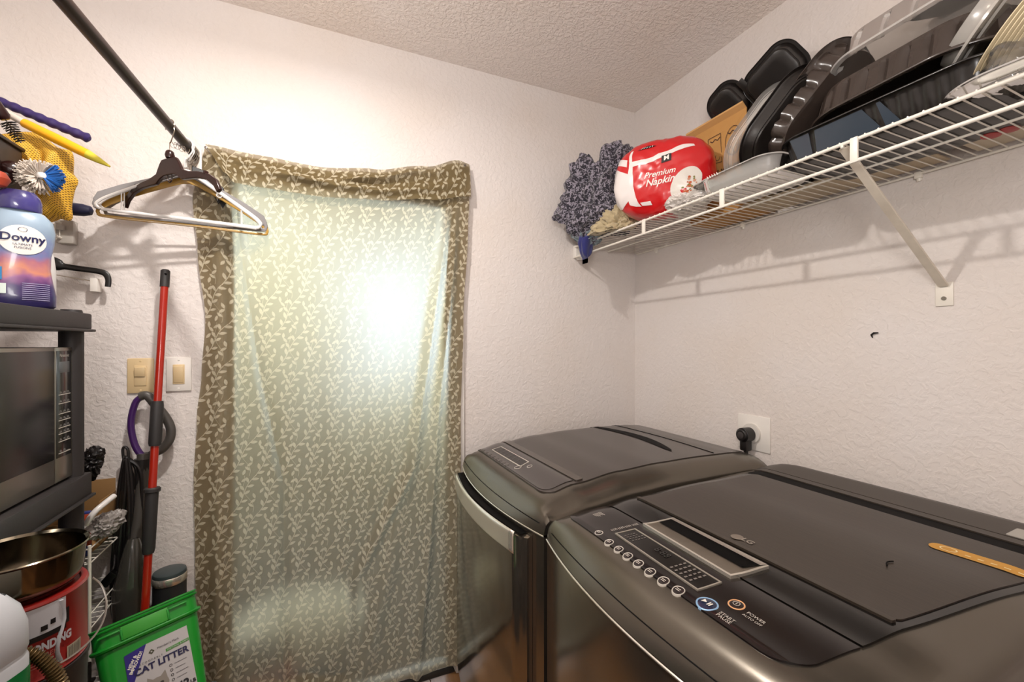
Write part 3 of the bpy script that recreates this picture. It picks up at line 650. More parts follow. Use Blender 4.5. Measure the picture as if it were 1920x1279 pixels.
def strut(y):
    BR = mat('bracket_paint', '#d6ccbd', .45, vary=(40, .12))
    a = Vector((FX+.012, y+.03, ZS-.004)); b = Vector((XR-.006, y-.008, CAMZ+.15)); dd = (b-a).normalized(); wv = Vector((0, 1, 0)); nn = dd.cross(wv).normalized()
    m = MB(); vs = [q+wv*w_*.010+nn*k for q in (a, b) for w_, k in ((-1, -.003), (1, -.003), (1, .003), (-1, .003))]
    m.add(vs, [(0, 1, 5, 4), (1, 2, 6, 5), (2, 3, 7, 6), (3, 0, 4, 7), (0, 3, 2, 1), (4, 5, 6, 7)]); br = m.build('brace', BR, sh, bevel=.001)
    MB().rbox((XR-.004, y-.026, CAMZ+.098), (XR, y+.010, CAMZ+.160), .002).build('foot_plate', WIRE, br)
    MB().cyl((XR-.007, y-.008, CAMZ+.118), (XR-.004, y-.008, CAMZ+.118), .005, n=12).build('screw', mat('zinc', '#8f8a80', .35, .8), br)
    MB().tube([a+Vector((0, 0, .0)), a+Vector((-.014, -.004, .003)), a+Vector((-.016, -.005, -.006))], .003, 6).build('hook', WIRE, br)
strut(.577); strut(-.40)
for y in (1.62, 1.15, .62, .1):
    m = MB(); m.rbox((XR-.012, y-.008, ZS-.016), (XR, y+.008, ZS+.002), .002); m.cyl((XR-.004, y, ZS-.014), (XR-.002, y, ZS-.022), .006, n=10); m.build('wall_clip', WIRE, sh)
p = ay(1078, 480, YB); m = MB(); m.rbox((p.x-.012, YB-.03, ZS-.05), (p.x+.035, YB, ZS+.01), .003); m.rbox((p.x-.004, YB-.045, ZLIP-.012), (p.x+.02, YB-.02, ZLIP+.012), .003); m.build('end_bracket', WHITE, sh)
# ================================================================ THINGS ON THE WIRE SHELF
ZD = ZS+.0056                                  # top of the deck wires
def basis(X, Zh):
    """rotation whose local x is X and whose local z is as close as possible to Zh"""
    X = Vector(X).normalized(); Z = Vector(Zh); Z = (Z-X*Z.dot(X)).normalized(); Y = Z.cross(X)
    return Matrix((X, Y, Z)).transposed()
def rrect(L, W, r, n):
    """points and outward normals around a rounded rectangle, evenly spread by length"""
    r = min(r, L/2-.001, W/2-.001); segs = []
    a, b = L/2-r, W/2-r; peri = 4*a+4*b+2*PI*r; out = []
    for i in range(n):
        s = peri*i/n; 
        for (kind, ln, d) in (('l', 2*b, 0), ('c', PI*r/2, 0), ('l', 2*a, 1), ('c', PI*r/2, 1), ('l', 2*b, 2), ('c', PI*r/2, 2), ('l', 2*a, 3), ('c', PI*r/2, 3)):
            if s <= ln or (d == 3 and kind == 'c'): break
            s -= ln
        C0 = [(a, b), (-a, b), (-a, -b), (a, -b)][d]; a0 = d*PI/2
        if kind == 'l':
            n_ = (math.cos(a0), math.sin(a0)); t_ = (-n_[1], n_[0]); Lh = (2*b if d % 2 == 0 else 2*a)
            p = (C0[0]+n_[0]*r-t_[0]*(Lh-s), C0[1]+n_[1]*r-t_[1]*(Lh-s))
        else:
            t = a0+s/r; n_ = (math.cos(t), math.sin(t)); p = (C0[0]+n_[0]*r, C0[1]+n_[1]*r)
        out.append((Vector(p), Vector(n_), i/n, peri))
    return out
def tray(L, W, H, r, flare=.018, ribs=0, depth=.003, rim=.010, n=144, floor_r=.008, ribw=.12, lip=.004, fine=0):
    m = MB(); O = rrect(L, W, r, n)
    prof = [(-.5, 0, 0), (-.012, 0, 0), (-.003, .002, 0), (0, floor_r, .3), (flare*.15, H*.2, 1), (flare*.5, H*.5, 1), (flare*.85, H*.85, 1), (flare, H-.002, .2), (flare+.002, H, 0), (flare+rim, H, 0), (flare+rim+.002, H-lip, 0)]
    rings = []
    for off, z, k in prof:
        ring = []
        for p, nn, t, peri in O:
            if off == -.5: q = p*.55
            else:
                g = 0
                if ribs:
                    ph = (t*ribs) % 1; e = min(ph, 1-ph); g = -depth*k*max(0, 1-e/ribw)**.5 if e < ribw else 0
                if fine: g += .0010*k*math.sin(2*PI*fine*t)
                q = p+nn*(off+g)
            ring.append((q.x, q.y, z))
        rings.append(ring)
    vs = [p for r_ in rings for p in r_]; m.add(vs, [(j*n+i, j*n+(i+1) % n, (j+1)*n+(i+1) % n, (j+1)*n+i) for j in range(len(rings)-1) for i in range(n)]); m.f.append(tuple(range(n-1, -1, -1))); m.m.append(0)
    return m
BLK = mat('black_food_plastic', '#171311', .30, coat=.12, vary=(12, .25)); BLKB = mat('brown_black_plastic', '#372e29', .26, coat=.3, vary=(12, .2))
CLR = clear('clear_plastic', '#e9e6e2', white=.38, gloss_rough=.14); CLR2 = clear('milky_plastic', '#e6e1da', white=.42, gloss_rough=.2)
def item(name, label, cat, c, R=None, group=None): return thing(name, label, cat, c, R if R is not None else Matrix.Identity(3), group)
# --- big upside-down ribbed black roaster
Rr = basis((.07, 1, -.02), (-.10, 0, -1))
t_ = item('food_tray', 'big black ribbed serving tray lying upside down beneath the clear lid', 'tray', (1.265, .535, CAMZ+.565), Rr)
tray(.37, .24, .082, .10, .014, ribs=26, depth=.011, rim=.010, ribw=.16).build('tray_body', BLKB, t_, world=False, solid=.0012).location = (0, 0, -.074)
# --- lower black tray with latticed sides; smooth grey-blue panels stand in for a reflection
Rl = basis((.02, 1, 0), (0, 0, 1))
t_ = item('food_tray', 'black tray with latticed sides and blue-grey side windows standing on wires', 'tray', (1.262, .560, ZD), Rl)
tray(.40, .25, .070, .05, .018, rim=.010, fine=56, n=440).build('tray_body', BLK, t_, world=False, solid=.0012)
REFLECT = mat('side_window', '#39424c', .12, coat=.5)
for u0, u1, k0, k1 in ((-.02, .118, .03, .005), (.128, .165, 0, -.010), (-.055, -.028, .03, -.01)):
    m = MB(); f_ = lambda u, h: Vector((u, .125+.018*h+.0035, .012+h*.052))
    m.add([f_(u0-k0*0, 0), f_(u1, 0), f_(u1-k1, 1), f_(u0+k0, 1)], [(0, 1, 2, 3)]); m.build('side_window', REFLECT, t_, world=False, smooth=False, solid=.0015)
# --- black ribbed oval tray leaning on its side, clear lid nested behind it
Rt = basis((.12, -.17, .26), (0.10, .84, .50))
t_ = item('food_tray', 'black ribbed tray propped steeply between the box and the big upside-down tray', 'tray', (1.262, .755, CAMZ+.645), Rt)
tray(.30, .19, .055, .085, .014, ribs=18, depth=.009, rim=.014, ribw=.17).build('tray_body', BLKB, t_, world=False, solid=.0012).location = (0, 0, -.045)
t_ = item('food_tray', 'plain black inner tray leaning steeply behind a milky lid edge', 'tray', (1.215, .800, CAMZ+.612), basis((.10, -.16, .24), (.10, .84, .50)))
tray(.26, .19, .032, .08, .014, rim=.010).build('tray_body', BLK, t_, world=False, solid=.001).location = (0, 0, -.02)
t_ = item('container_lid', 'milky clear lid leaning steeply against the cardboard box', 'lid', (1.205, .848, CAMZ+.600), basis((.10, -.16, .24), (.10, .84, .50)))
tray(.255, .20, .012, .085, .008, rim=.014).build('lid_body', CLR2, t_, world=False)
# --- open black clamshell up against the wall
t_ = item('clamshell_container', 'black hinged takeaway container lying open high against the wall', 'container', (1.395, 1.00, CAMZ+.80), Matrix.Identity(3))
for nm, px, py, xx_, L_, W_, X_ in (('container_half', 1447, 145, 1.345, .165, .125, (.02, -.86, .42)), ('container_half', 1360, 200, 1.345, .115, .125, (.02, -.86, .42))):
    c = ax(px, py, xx_); R_ = basis(X_, (.80, .25, .45)); m = tray(L_-.02, W_-.02, .040, .032, .012, rim=.010, ribs=0)
    M_ = Matrix.Translation(c) @ R_.to_4x4(); m.v = [M_ @ Vector(v) for v in m.v]; m.build(nm, BLK, t_, solid=.0012)
a = ax(1405, 170, 1.352); MB().rbox((-.012, -.05, -.001), (.012, .05, .001), .0008, M=Matrix.Translation(a) @ basis((.02, -.86, .42), (.80, .25, .55)).to_4x4()).build('hinge', BLK, t_)
# dark stack that carries the clamshell
t_ = item('food_tray', 'black deep tray standing on end beneath the open clamshell, close to the wall', 'tray', (1.42, .93, CAMZ+.625), basis((.0, -.55, .83), (-1, .0, .1)))
tray(.20, .20, .05, .05, .012, rim=.01, ribs=14, depth=.004).build('tray_body', BLK, t_, world=False, solid=.0012).location = (0, 0, -.03)
# --- clear rectangular container in front
t_ = item('clear_container', 'low clear rectangular container standing on the wires below leaning trays', 'container', (1.205, .905, ZD), basis((.03, 1, 0), (0, 0, 1)))
tray(.235, .17, .052, .035, .014, rim=.010).build('container_base', CLR, t_, world=False)
m = tray(.20, .135, .030, .03, .010, rim=.006); m.build('inner_insert', mat('grey_insert', '#6f6a68', .35), t_, world=False, solid=.001).location = (0, 0, .004)
m = MB()
for dx_ in range(5): m.tube([(.03+dx_*.009, .1155, .044), (.034+dx_*.009, .1165, .052)], .0011, 5)
m.build('moulded_mark', WHITE, t_, world=False)
m = tray(.06, .05, .01, .02, .004, rim=.004)
m.build('corner_tab', CLR2, t_, world=False, solid=.001).location = (.125, .06, .045)
# --- big clear ribbed lid and a dark tray above it
t_ = item('clear_container', 'big clear ribbed lid resting upside down over the big black tray', 'lid', (1.30, .505, CAMZ+.69), basis((.10, 1, 0), (-.25, .02, -1)))
tray(.35, .25, .085, .08, .012, ribs=18, depth=.011, rim=.012).build('lid_body', CLR, t_, world=False).location = (0, 0, -.060)
t_ = item('food_tray', 'thin black tray showing only its edge above the clear ribbed lid', 'tray', (1.395, .42, CAMZ+.835), basis((.10, 1, 0), (-.15, .02, 1)))
tray(.34, .12, .02, .07, .012, rim=.012).build('tray_body', BLK, t_, world=False, solid=.0012)
# --- clear round lids and paper plates at the near end
for i, (px, py, xx_, rr, lab) in enumerate(((1862, 40, 1.20, .105, 'clear round lid standing on edge left of the beige plates'), (1890, 25, 1.24, .12, 'larger clear round lid leaning behind the beige plates'))):
    t_ = item('clear_container', lab, 'lid', ax(px, py, xx_), basis((.25, -.55, .8), (-.45, .85, .50)))
    m = MB(); m.lathe([(rr*.72, .03), (rr*.80, .028), (rr*.86, .004), (rr*.9, 0), (rr*.97, 0), (rr, .003), (rr*1.02, -.002)], n=56); m.build('lid_body', CLR2 if i == 0 else CLR, t_, world=False)
PLT = mat('paper_plate', '#d8c9a8', .7)
base = ax(1915, 62, 1.165)
for i in range(6):
    m = MB(); rr = .085; m.lathe([(0.0, .0), (rr*.68, 0), (rr*.74, .002), (rr*.95, .012), (rr, .013), (rr*.995, .0145), (rr*.94, .0135), (rr*.73, .0035), (0, .0015)], n=48)
    o = m.build('paper_plate', PLT); o.location = base+Vector((.004*i, -.007*i, .001*i)); o.rotation_euler = basis((.25, -.55, .8), (-.35, .86, .42)).to_euler()
    tag(o, 'beige paper plate standing on edge at the right end, '+['outermost on the left', 'second from the left', 'third from the left', 'fourth from the left', 'fifth from the left', 'last on the right'][i], 'plate', 'beige paper plates standing at the right end of the shelf')
m = MB(); 
def bag(u, v):
    a, b = 2*PI*u, PI*(v-.5); d = Vector((math.cos(a)*math.cos(b), math.sin(a)*math.cos(b), math.sin(b))); k = 1+.25*noise.noise(d*3)+.10*noise.noise(d*9)
    return Vector((1.19+d.x*.09*k, .335+d.y*.075*k, max(ZD+.001, ZD+.042+d.z*.05*k)))
m.grid(bag, 64, 40); tag(centre(m.build('plastic_bag', clear('thin_film', '#f2efea', white=.10, gloss_rough=.06))), 'crumpled clear plastic film bag at the right end of the wire shelf', 'bag')
t_ = item('clear_container', 'clear shallow bowl lid under the plastic film bag, at the right end', 'lid', (1.17, .335, ZD+.001), basis((0, 1, 0), (0, 0, 1)))
tray(.15, .13, .012, .06, .03, rim=.006).build('lid_body', CLR, t_, world=False)
m = MB(); m.rbox((1.30, .55, ZD), (1.455, 1.02, ZD+.004), .001); tag(centre(m.build('cardboard_sheet', mat('pale_card', '#c4b49b', .8, vary=(8, .3)))), 'pale flat card sheet on the wires at the back, seen from below', 'cardboard')
m = MB(); m.rbox((1.31, .10, ZD), (1.455, .50, ZD+.005), .001); tag(centre(m.build('paper_bag', mat('cream_paper', '#d3c7b2', .8, vary=(7, .3)))), 'folded cream paper bag flat on the wires near the right end', 'paper bag')
for i, (px, py) in enumerate(((1858, 254), (1893, 242))):
    p = az(px, py, ZD); m = MB(); m.lathe([(0, .010), (.012, .009), (.020, .004), (.020, 0.0)], (p.x, p.y, ZD), 20, sx=1.1, sy=.8)
    m.v = [(v[0], v[1], ZD+(v[2]-ZD)*-.35) for v in m.v]
    o = m.build('red_disc', mat('red_plastic', '#b01d1c', .35)); centre(o); tag(o, 'small red disc seen through the wires at the right end, the '+['left', 'right'][i]+' one', 'disc', 'red discs under the paper bag')
# --- cardboard box with drawings
BOX = mat('kraft_card', '#b8894c', .75, vary=(30, .08)); BOXD = mat('kraft_edge', '#c79a60', .75); INK = mat('brown_ink', '#4a3020', .7)
cb = item('cardboard_box', 'open kraft cardboard box with drawn food packets, behind the napkin pack', 'box', (1.39, 1.13, ZD))
MB().rbox((1.325, 1.015, ZD), (1.465, 1.272, ZD+.135), .003, 1).build('box_body', BOX, cb)
TLp, TRp = ax(1298, 256, 1.272), ax(1400, 216, 1.296)
b0, b1 = Vector((1.322, 1.268, ZD+.136)), Vector((1.322, 1.020, ZD+.136))
t0, t1 = Vector((1.312, 1.262, CAMZ+.80)), Vector((1.332, 1.03, CAMZ+.815))
nrm = (b1-b0).cross(t0-b0).normalized()
if nrm.x > 0: nrm = -nrm
m = MB(); m.add([p+nrm*k for k in (0, -.004) for p in (b0, b1, t1, t0)], [(0, 1, 2, 3), (7, 6, 5, 4), (0, 4, 5, 1), (1, 5, 6, 2), (2, 6, 7, 3), (3, 7, 4, 0)]); ld = m.build('box_lid', BOX, cb, smooth=False)
m = MB(); q0, q1 = t0+nrm*.018+Vector((0, 0, .014)), t1+nrm*.018+Vector((0, 0, .014)); m.add([t0, t1, q1, q0, t0-nrm*.004, t1-nrm*.004, q1+Vector((0, 0, .006)), q0+Vector((0, 0, .006))], [(0, 1, 2, 3), (7, 6, 5, 4), (3, 2, 6, 7), (0, 4, 5, 1), (0, 3, 7, 4), (1, 5, 6, 2)]); m.build('lid_flap', BOXD, cb, smooth=False)
def lidp(u, v): return b0.lerp(b1, u).lerp(t0.lerp(t1, u), v)+nrm*.0006
m = MB()
def line2(pts, wd=.0011):
    for (a_, b_) in zip(pts, pts[1:]):
        A_, B_ = lidp(*a_), lidp(*b_); t = (B_-A_).normalized(); s_ = t.cross(nrm)*wd; m.add([A_-s_, B_-s_, B_+s_, A_+s_], [(0, 1, 2, 3)])
for k, u0 in enumerate((.10, .38, .68)):
    z0, z1 = .28, .80
    if k < 2: line2([(u0, z0+.04), (u0-.02, z1), (u0+.20, z1), (u0+.22, z0), (u0, z0+.04)])
    else: line2([(u0+.11+.13*math.cos(a_*PI/8), .56+.25*math.sin(a_*PI/8)) for a_ in range(17)]); line2([(u0+.11+.09*math.cos(a_*PI/8), .48+.16*math.sin(a_*PI/8)) for a_ in range(17)])
    for q in (0, 1): line2([(u0+.06+.09*q+.04*math.cos(a_*PI/6), .40+.07*math.sin(a_*PI/6)) for a_ in range(13)], .0013)
    line2([(u0+.02, z1-.06), (u0+.06, z1-.10), (u0+.10, z1-.06), (u0+.15, z1-.10), (u0+.19, z1-.06)], .0018)
m.build('drawings', INK, ld, smooth=False)
m = MB(); U_ = (b1-b0).normalized(); V_ = (t0-b0).normalized(); text(m, 'amazing wings', .034, plane_fn(lidp(.50, .13), U_, V_), bold=.0006); m.build('lettering', INK, ld, smooth=False)
# --- napkin pack
PA, PB_, PC, PE = .182, .088, .142, 2.6
np_ = item('napkin_pack', 'red and white plastic pack of napkins with a plate picture', 'napkins', (1.165, 1.245, ZD+.004+PC), Matrix.Rotation(-.90, 3, 'Z') @ Matrix.Rotation(.04, 3, 'Y'))
def pk(d):
    d = d.normalized(); s_ = (abs(d.x/PA)**PE+abs(d.y/PB_)**PE+abs(d.z/PC)**PE)**(-1/PE)
    k = 1+.035*noise.noise(d*2.6+Vector((4, 0, 0)))+.018*noise.noise(d*7)+.03*(1-abs(noise.noise(d*3.3+Vector((9, 1, 1))))*2)*.5
    return d*s_*k
m = MB(); m.grid(lambda u, v: pk(Vector((math.cos(2*PI*u)*math.cos(PI*(v-.5)), math.sin(2*PI*u)*math.cos(PI*(v-.5)), math.sin(PI*(v-.5))))), 96, 64)
pm = mat('pack_red', '#c5161b', .28, coat=.4); m.build('wrapper', pm, np_, world=False)
WFILM = mat('pack_white', '#e6dedb', .3, coat=.4)
def face(u, v, d=.0012):     # front face (u right, v up), from the pack's centre
    p = pk(Vector((u, -PB_*1.0, v))); 
    n_ = p.normalized(); return p+n_*d
def side(u, v, d=.0012):     # the end that faces the camera's left
    p = pk(Vector((-PA, -u, v))); return p+p.normalized()*d
def decal(fn, poly, name, m_, par=np_, n=10, d=.0012):
    """quad patch between two polylines (lower, upper)"""
    lo, hi = poly; mb = MB(); k = len(lo)-1
    def g(u, v):
        i = min(int(u*k), k-1); f = u*k-i; a = Vector(lo[i]).lerp(Vector(lo[i+1]), f); b = Vector(hi[i]).lerp(Vector(hi[i+1]), f); q = a.lerp(b, v); return fn(q.x, q.y, d)
    mb.grid(g, k*8, n); return mb.build(name, m_, par, world=False)
decal(face, ([(-.150, -.140), (-.135, 0), (-.128, .06), (-.150, .13)], [(-.085, -.150), (-.098, -.05), (-.110, .05), (-.13, .13)]), 'white_band', WFILM)
decal(face, ([(-.118, .040), (-.05, .035), (.02, .055), (.09, .085), (.15, .11)], [(-.125, .062), (-.05, .055), (.02, .075), (.09, .108), (.15, .125)]), 'white_band', WFILM)
decal(side, ([(-.10, -.13), (-.02, -.10), (.05, -.14), (.12, -.14)], [(-.11, -.02), (-.04, .03), (.05, .05), (.12, .02)]), 'white_band', WFILM)
decal(side, ([(-.10, .06), (0, .075), (.11, .06)], [(-.10, .085), (0, .10), (.11, .10)]), 'white_band', WFILM)
m = MB(); n = 40; cc = Vector((.112, -.065)); m.add([face(cc.x, cc.y, .0024)]+[face(min(cc.x+r_*math.cos(2*PI*i/n), .172), cc.y+r_*math.sin(2*PI*i/n), .0024) for r_ in (.045, .062, .072) for i in range(n)], [(0, i+1, (i+1) % n+1) for i in range(n)]+[(1+j*n+i, 1+j*n+(i+1) % n, 1+(j+1)*n+(i+1) % n, 1+(j+1)*n+i) for j in range(2) for i in range(n)])
pp = m.build('plate_picture', mat('plate_print', '#d9d3ca', .3), np_, world=False)
rnd = random.Random(5); m = MB(); fm = [mat('food_orange', '#b8582f', .5), mat('food_pink', '#c98a6c', .5), mat('food_green', '#7b7a36', .5)]
for i in range(26):
    a, r_ = rnd.uniform(0, 2*PI), rnd.uniform(0, .033); c = cc+Vector((r_*math.cos(a), r_*math.sin(a)*1.1)); s_ = rnd.uniform(.004, .009)
    m.add([face(c.x, c.y, .0034)]+[face(c.x+s_*math.cos(2*PI*k/8), c.y+s_*.7*math.sin(2*PI*k/8), .0032) for k in range(8)], [(0, k+1, (k+1) % 8+1) for k in range(8)], rnd.choice((0, 0, 1, 2)))
m.build('food_picture', fm, pp, world=False, kind='stuff')
m = MB(); g_ = lambda u, v: face(.004+u*.85, -.030+v*.85, .002); text(m, 'Premium', .034, lambda u, v: g_(u-.005, v+.030+.10*u), shear=.3, bold=.0004); m.build('lettering', WHITE, np_, world=False, smooth=False)
m = MB(); text(m, 'Napkins', .040, lambda u, v: g_(u+.004, v-.002+.10*u), shear=.3, bold=.0006); m.build('lettering', WHITE, np_, world=False, smooth=False)
m = MB(); text(m, 'Napkins', .030, lambda u, v: side(.02+u, .035+v, .002), shear=.3, bold=.0004); m.build('lettering', WHITE, np_, world=False, smooth=False)
INKB = mat('black_ink', '#171315', .4)
decal(face, ([(.005, .028), (.038, .036)], [(.005, .055), (.038, .063)]), 'black_emblem', INKB, n=3, d=.0022)
m = MB(); text(m, 'M', .024, lambda u, v: face(.0215+u, .0455+v+.2*u, .003), bold=.0008); m.build('emblem_letter', WHITE, np_, world=False, smooth=False)
decal(face, ([(-.10, .112), (-.06, .112), (-.02, .118)], [(-.098, .114), (-.058, .140), (-.022, .120)]), 'black_emblem', INKB, n=3, d=.0022)
m = MB(); n_=5
for k in range(n_): decal(face, ([(-.086+k*.012, .114), (-.083+k*.012, .114)], [(-.078+k*.010, .126), (-.075+k*.010, .126)]), 'emblem_stripe', WHITE, n=2, d=.003)
decal(face, ([(-.078, -.142), (-.03, -.140)], [(-.080, -.118), (-.035, -.112)]), 'white_label', WFILM, n=3, d=.002)
# --- crumpled cloths
def lobes(c, L, seed, fold=.16, fine=.06, flat=None, nu=150, nv=96, freq=3.0, zmin=None):
    """star-shaped union of lobes (offset, radius) with ridged folds"""
    c = Vector(c); m = MB(); so = Vector((seed*3.1, seed*1.7, seed))
    def g(u, v):
        a, b = 2*PI*u, PI*(v-.5); d = Vector((math.cos(a)*math.cos(b), math.sin(a)*math.cos(b), math.sin(b))); R = 0; acc = 0
        for o_, r_ in L:
            o_ = Vector(o_); k = d.dot(o_); q = k*k-(o_.length_squared-r_*r_)
            if q > 0: R = max(R, k+math.sqrt(q))
        w_ = d*freq+so+Vector((noise.noise(d*2+so), noise.noise(d*2.3-so), 0))*.8
        rd = 1-abs(noise.noise(w_))*2.4; rd2 = 1-abs(noise.noise(w_*2.3))*2.4
        p = d*(R*(1+fold*(rd-.5)+fine*(rd2-.5)+.02*noise.noise(d*14)))
        if flat: p = Vector((p.x, p.y, p.z*flat))
        p = p+c
        if zmin is not None: p.z = max(p.z, zmin)
        return p
    m.grid(g, nu, nv); return m
def floral(name, base, dots, scale, thr, rough=.85):
    m = mat(name, base, rough, sheen=.3); nt = m.node_tree; N = nt.nodes.new; L = nt.links.new
    tc = nt.nodes['Texture Coordinate']; v = N('ShaderNodeTexNoise'); v.inputs['Scale'].default_value = scale; v.inputs['Detail'].default_value = 2; v.inputs['Distortion'].default_value = 1.2; L(tc.outputs['Object'], v.inputs['Vector'])
    r = N('ShaderNodeValToRGB'); r.color_ramp.elements[0].position = thr; r.color_ramp.elements[1].position = thr+.03; r.color_ramp.elements[0].color = lin(base); r.color_ramp.elements[1].color = lin(dots)
    L(v.outputs['Fac'], r.inputs[0]); L(r.outputs[0], nt.nodes['Principled BSDF'].inputs['Base Color']); return m
FLO = floral('floral_cloth', '#8c8692', '#211e29', 85, .46)
rl = random.Random(11); LB = [((-.06, .02, -.05), .075), ((.02, -.06, .06), .10), ((.0, .0, -.02), .09), ((.08, -.03, .0), .10)]
for px, py, y_, r_ in ((1093, 318, 1.60, .050), (1122, 330, 1.55, .045), (1150, 296, 1.50, .052), (1168, 300, 1.50, .048), (1110, 360, 1.58, .055), (1075, 380, 1.64, .048), (1062, 400, 1.66, .042), (1140, 350, 1.50, .055), (1090, 415, 1.62, .050), (1120, 400, 1.55, .055), (1150, 385, 1.50, .050), (1050, 402, 1.68, .028), (1105, 440, 1.60, .035), (1080, 350, 1.62, .040), (1165, 340, 1.48, .05)):
    LB.append((ay(px, py, y_)-Vector((1.125, 1.60, CAMZ+.60)), r_))
m = lobes((1.125, 1.60, CAMZ+.60), [(o_, r_*1.12) for o_, r_ in LB], 2, .12, .03, freq=3.6, nu=190, nv=130)
tag(centre(m.build('floral_cloth', FLO)), 'crumpled lilac cloth with dark floral print at the corner end of the shelf', 'cloth')
m = lobes((1.085, 1.615, CAMZ+.480), [((0, 0, 0), .055), ((-.03, .02, .01), .04)], 5, .2, .05, flat=.8)
tag(centre(m.build('folded_cloth', mat('grey_blue_cloth', '#7e8a8f', .85, vary=(20, .15)))), 'small grey-blue cloth under the floral cloth, above the navy cloth', 'cloth')
m = MB()
def nav(u, v):
    a = 2*PI*u; w_ = .030*math.sin(PI*min(1, v*1.15+.06))**.5*(1.15-.2*v); c = ay(1098, 438+56*v, 1.60)
    k = 1+.22*math.sin(3*a+v*3)+.12*noise.noise(Vector((u*6, v*5, 1)))
    return Vector((c.x+w_*k*math.cos(a), 1.60+.020*k*math.sin(a), c.z))
m.grid(nav, 40, 26); tag(centre(m.build('navy_cloth', mat('navy_cloth', '#1d2265', .8, sheen=.3, vary=(30, .3)))), 'bright navy cloth hanging off the corner end of the wire shelf', 'cloth')
BG = mat('beige_cloth', '#b5a583', .9, sheen=.3, vary=(14, .12), bump=(300, .3, .0006))
def folded(x0, x1, y0, y1, z0, layers, th, seed, name, m_, lab, nx=44, ny=50):
    mb = MB(); prof = []
    for l in range(layers):
        z = z0+th*(l+.5); xs = [x0+(x1-x0)*i/9 for i in range(10)]
        if l % 2: xs = xs[::-1]
        prof += [(x, z) for x in xs]
        if l < layers-1: xe = xs[-1]; sg = -1 if l % 2 else 1; prof += [(xe+sg*th*.55*math.sin(PI*j/6), z+th*(1-math.cos(PI*j/6))/2) for j in range(1, 6)]
    K = len(prof)-1
    def g(u, v):
        i = round(u*K); x, z = prof[i]; y = y0+(y1-y0)*v; e = math.sin(PI*v)**.3
        w_ = noise.noise(Vector((x*14, y*10, seed+z*30))); bow = 1-.4*(1-e)
        return Vector((x+.012*noise.noise(Vector((y*9, z*40, seed))), y+.010*w_, max(z0+.001, z0+(z-z0)*(bow+.35*w_)+.006*w_*(z > z0+th))))
    mb.grid(g, K, ny); o = mb.build(name, m_, solid=th*.55, angle=80); centre(o); return tag(o, lab, 'cloth')
LBb = [(ay(x_, y_, yy_)-Vector((1.14, 1.46, ZD+.03)), r_) for x_, y_, yy_, r_ in ((1128, 428, 1.52, .036), (1145, 412, 1.48, .040), (1165, 402, 1.44, .040), (1188, 393, 1.40, .040), (1205, 396, 1.38, .036), (1220, 388, 1.40, .030), (1175, 420, 1.42, .036), (1150, 432, 1.46, .032), (1118, 440, 1.55, .028))]
m = lobes((1.14, 1.46, ZD+.03), LBb, 3, .16, .08, freq=4, nu=140, nv=90, zmin=ZD+.001)
tag(centre(m.build('folded_cloth', BG)), 'beige cloth in soft folds on the wires in front of the napkin pack', 'cloth')
m = lobes((1.175, 1.155, ZD+.032), [((0, 0, 0), .06), ((0, -.07, 0), .045), ((0, .09, 0), .05), ((.05, .03, 0), .06)], 8, .22, .1, flat=.55, zmin=ZD)
tag(centre(m.build('plastic_bag', mat('white_film', '#d9d3cd', .3, coat=.3, vary=(25, .12)))), 'flattened white plastic bag with grey print below the napkin pack', 'bag')
# ================================================================ CLOSET ROD AND HANGERS
ROD = mat('rod_bronze', '#241510', .35, .2, coat=.0, spec=.4, vary=(3, .2))
RA, RB = Vector((-.393, YB, CAMZ+.631)), Vector((-.562, -.85, CAMZ+.631))
rd = thing('closet_rod', 'dark bronze closet rod running from the back wall towards the camera', 'rod', ((RA+RB)/2))
MB().cyl(RA-Vector((0, .012, 0)), RB, .0138, n=32).build('rod_tube', ROD, rd)
m = MB(); m.cyl(RA-Vector((0, .010, 0)), RA, .026, n=28); m.build('rod_socket', mat('socket_white', '#cfc8c0', .4), rd)
m = MB(); m.rbox((RA.x+.004, YB-.05, RA.z-.10), (RA.x+.020, YB-.044, RA.z+.02), .002); m.rbox((RA.x+.004, YB-.05, RA.z-.10), (RA.x+.020, YB, RA.z-.092), .002); m.build('rod_bracket', mat('socket_white', '#cfc8c0', .4), rd)
HB = mat('hanger_brown', '#230b08', .28, coat=.0); HG = mat('hanger_grey', '#7d7a7a', .4, coat=.1); HW = mat('hanger_white', '#d9d6d3', .3, coat=.2); HY = mat('hanger_amber', '#a9822f', .3, coat=.3, vary=(9, .15)); WR = mat('hook_wire', '#a49c90', .25, 1)
def rodpt(y): t = (RA.y-y)/(RA.y-RB.y); return RA.lerp(RB, t)
def hanger_root(y, ang, label, name='clothes_hanger', group='hangers on the closet rod'):
    p = rodpt(y); return thing(name, label, 'hanger', p+Vector((0, 0, .0155)), (0, 0, ang), group)
def hook(t, z0, m_, r=.0016, R_=.019):
    """hook over the rod: local origin is the top of the rod"""
    pts = [(R_*math.cos(a), 0, -.0155+R_*math.sin(a)) for a in [math.radians(200-22*i) for i in range(11)]]
    pts += [(R_*.95, 0, -.035), (.004, 0, -.062), (0, 0, z0+.03), (0, 0, z0)]
    MB().tube(smoothpath(pts, 4), r, 8).build('hook', m_, t, world=False)
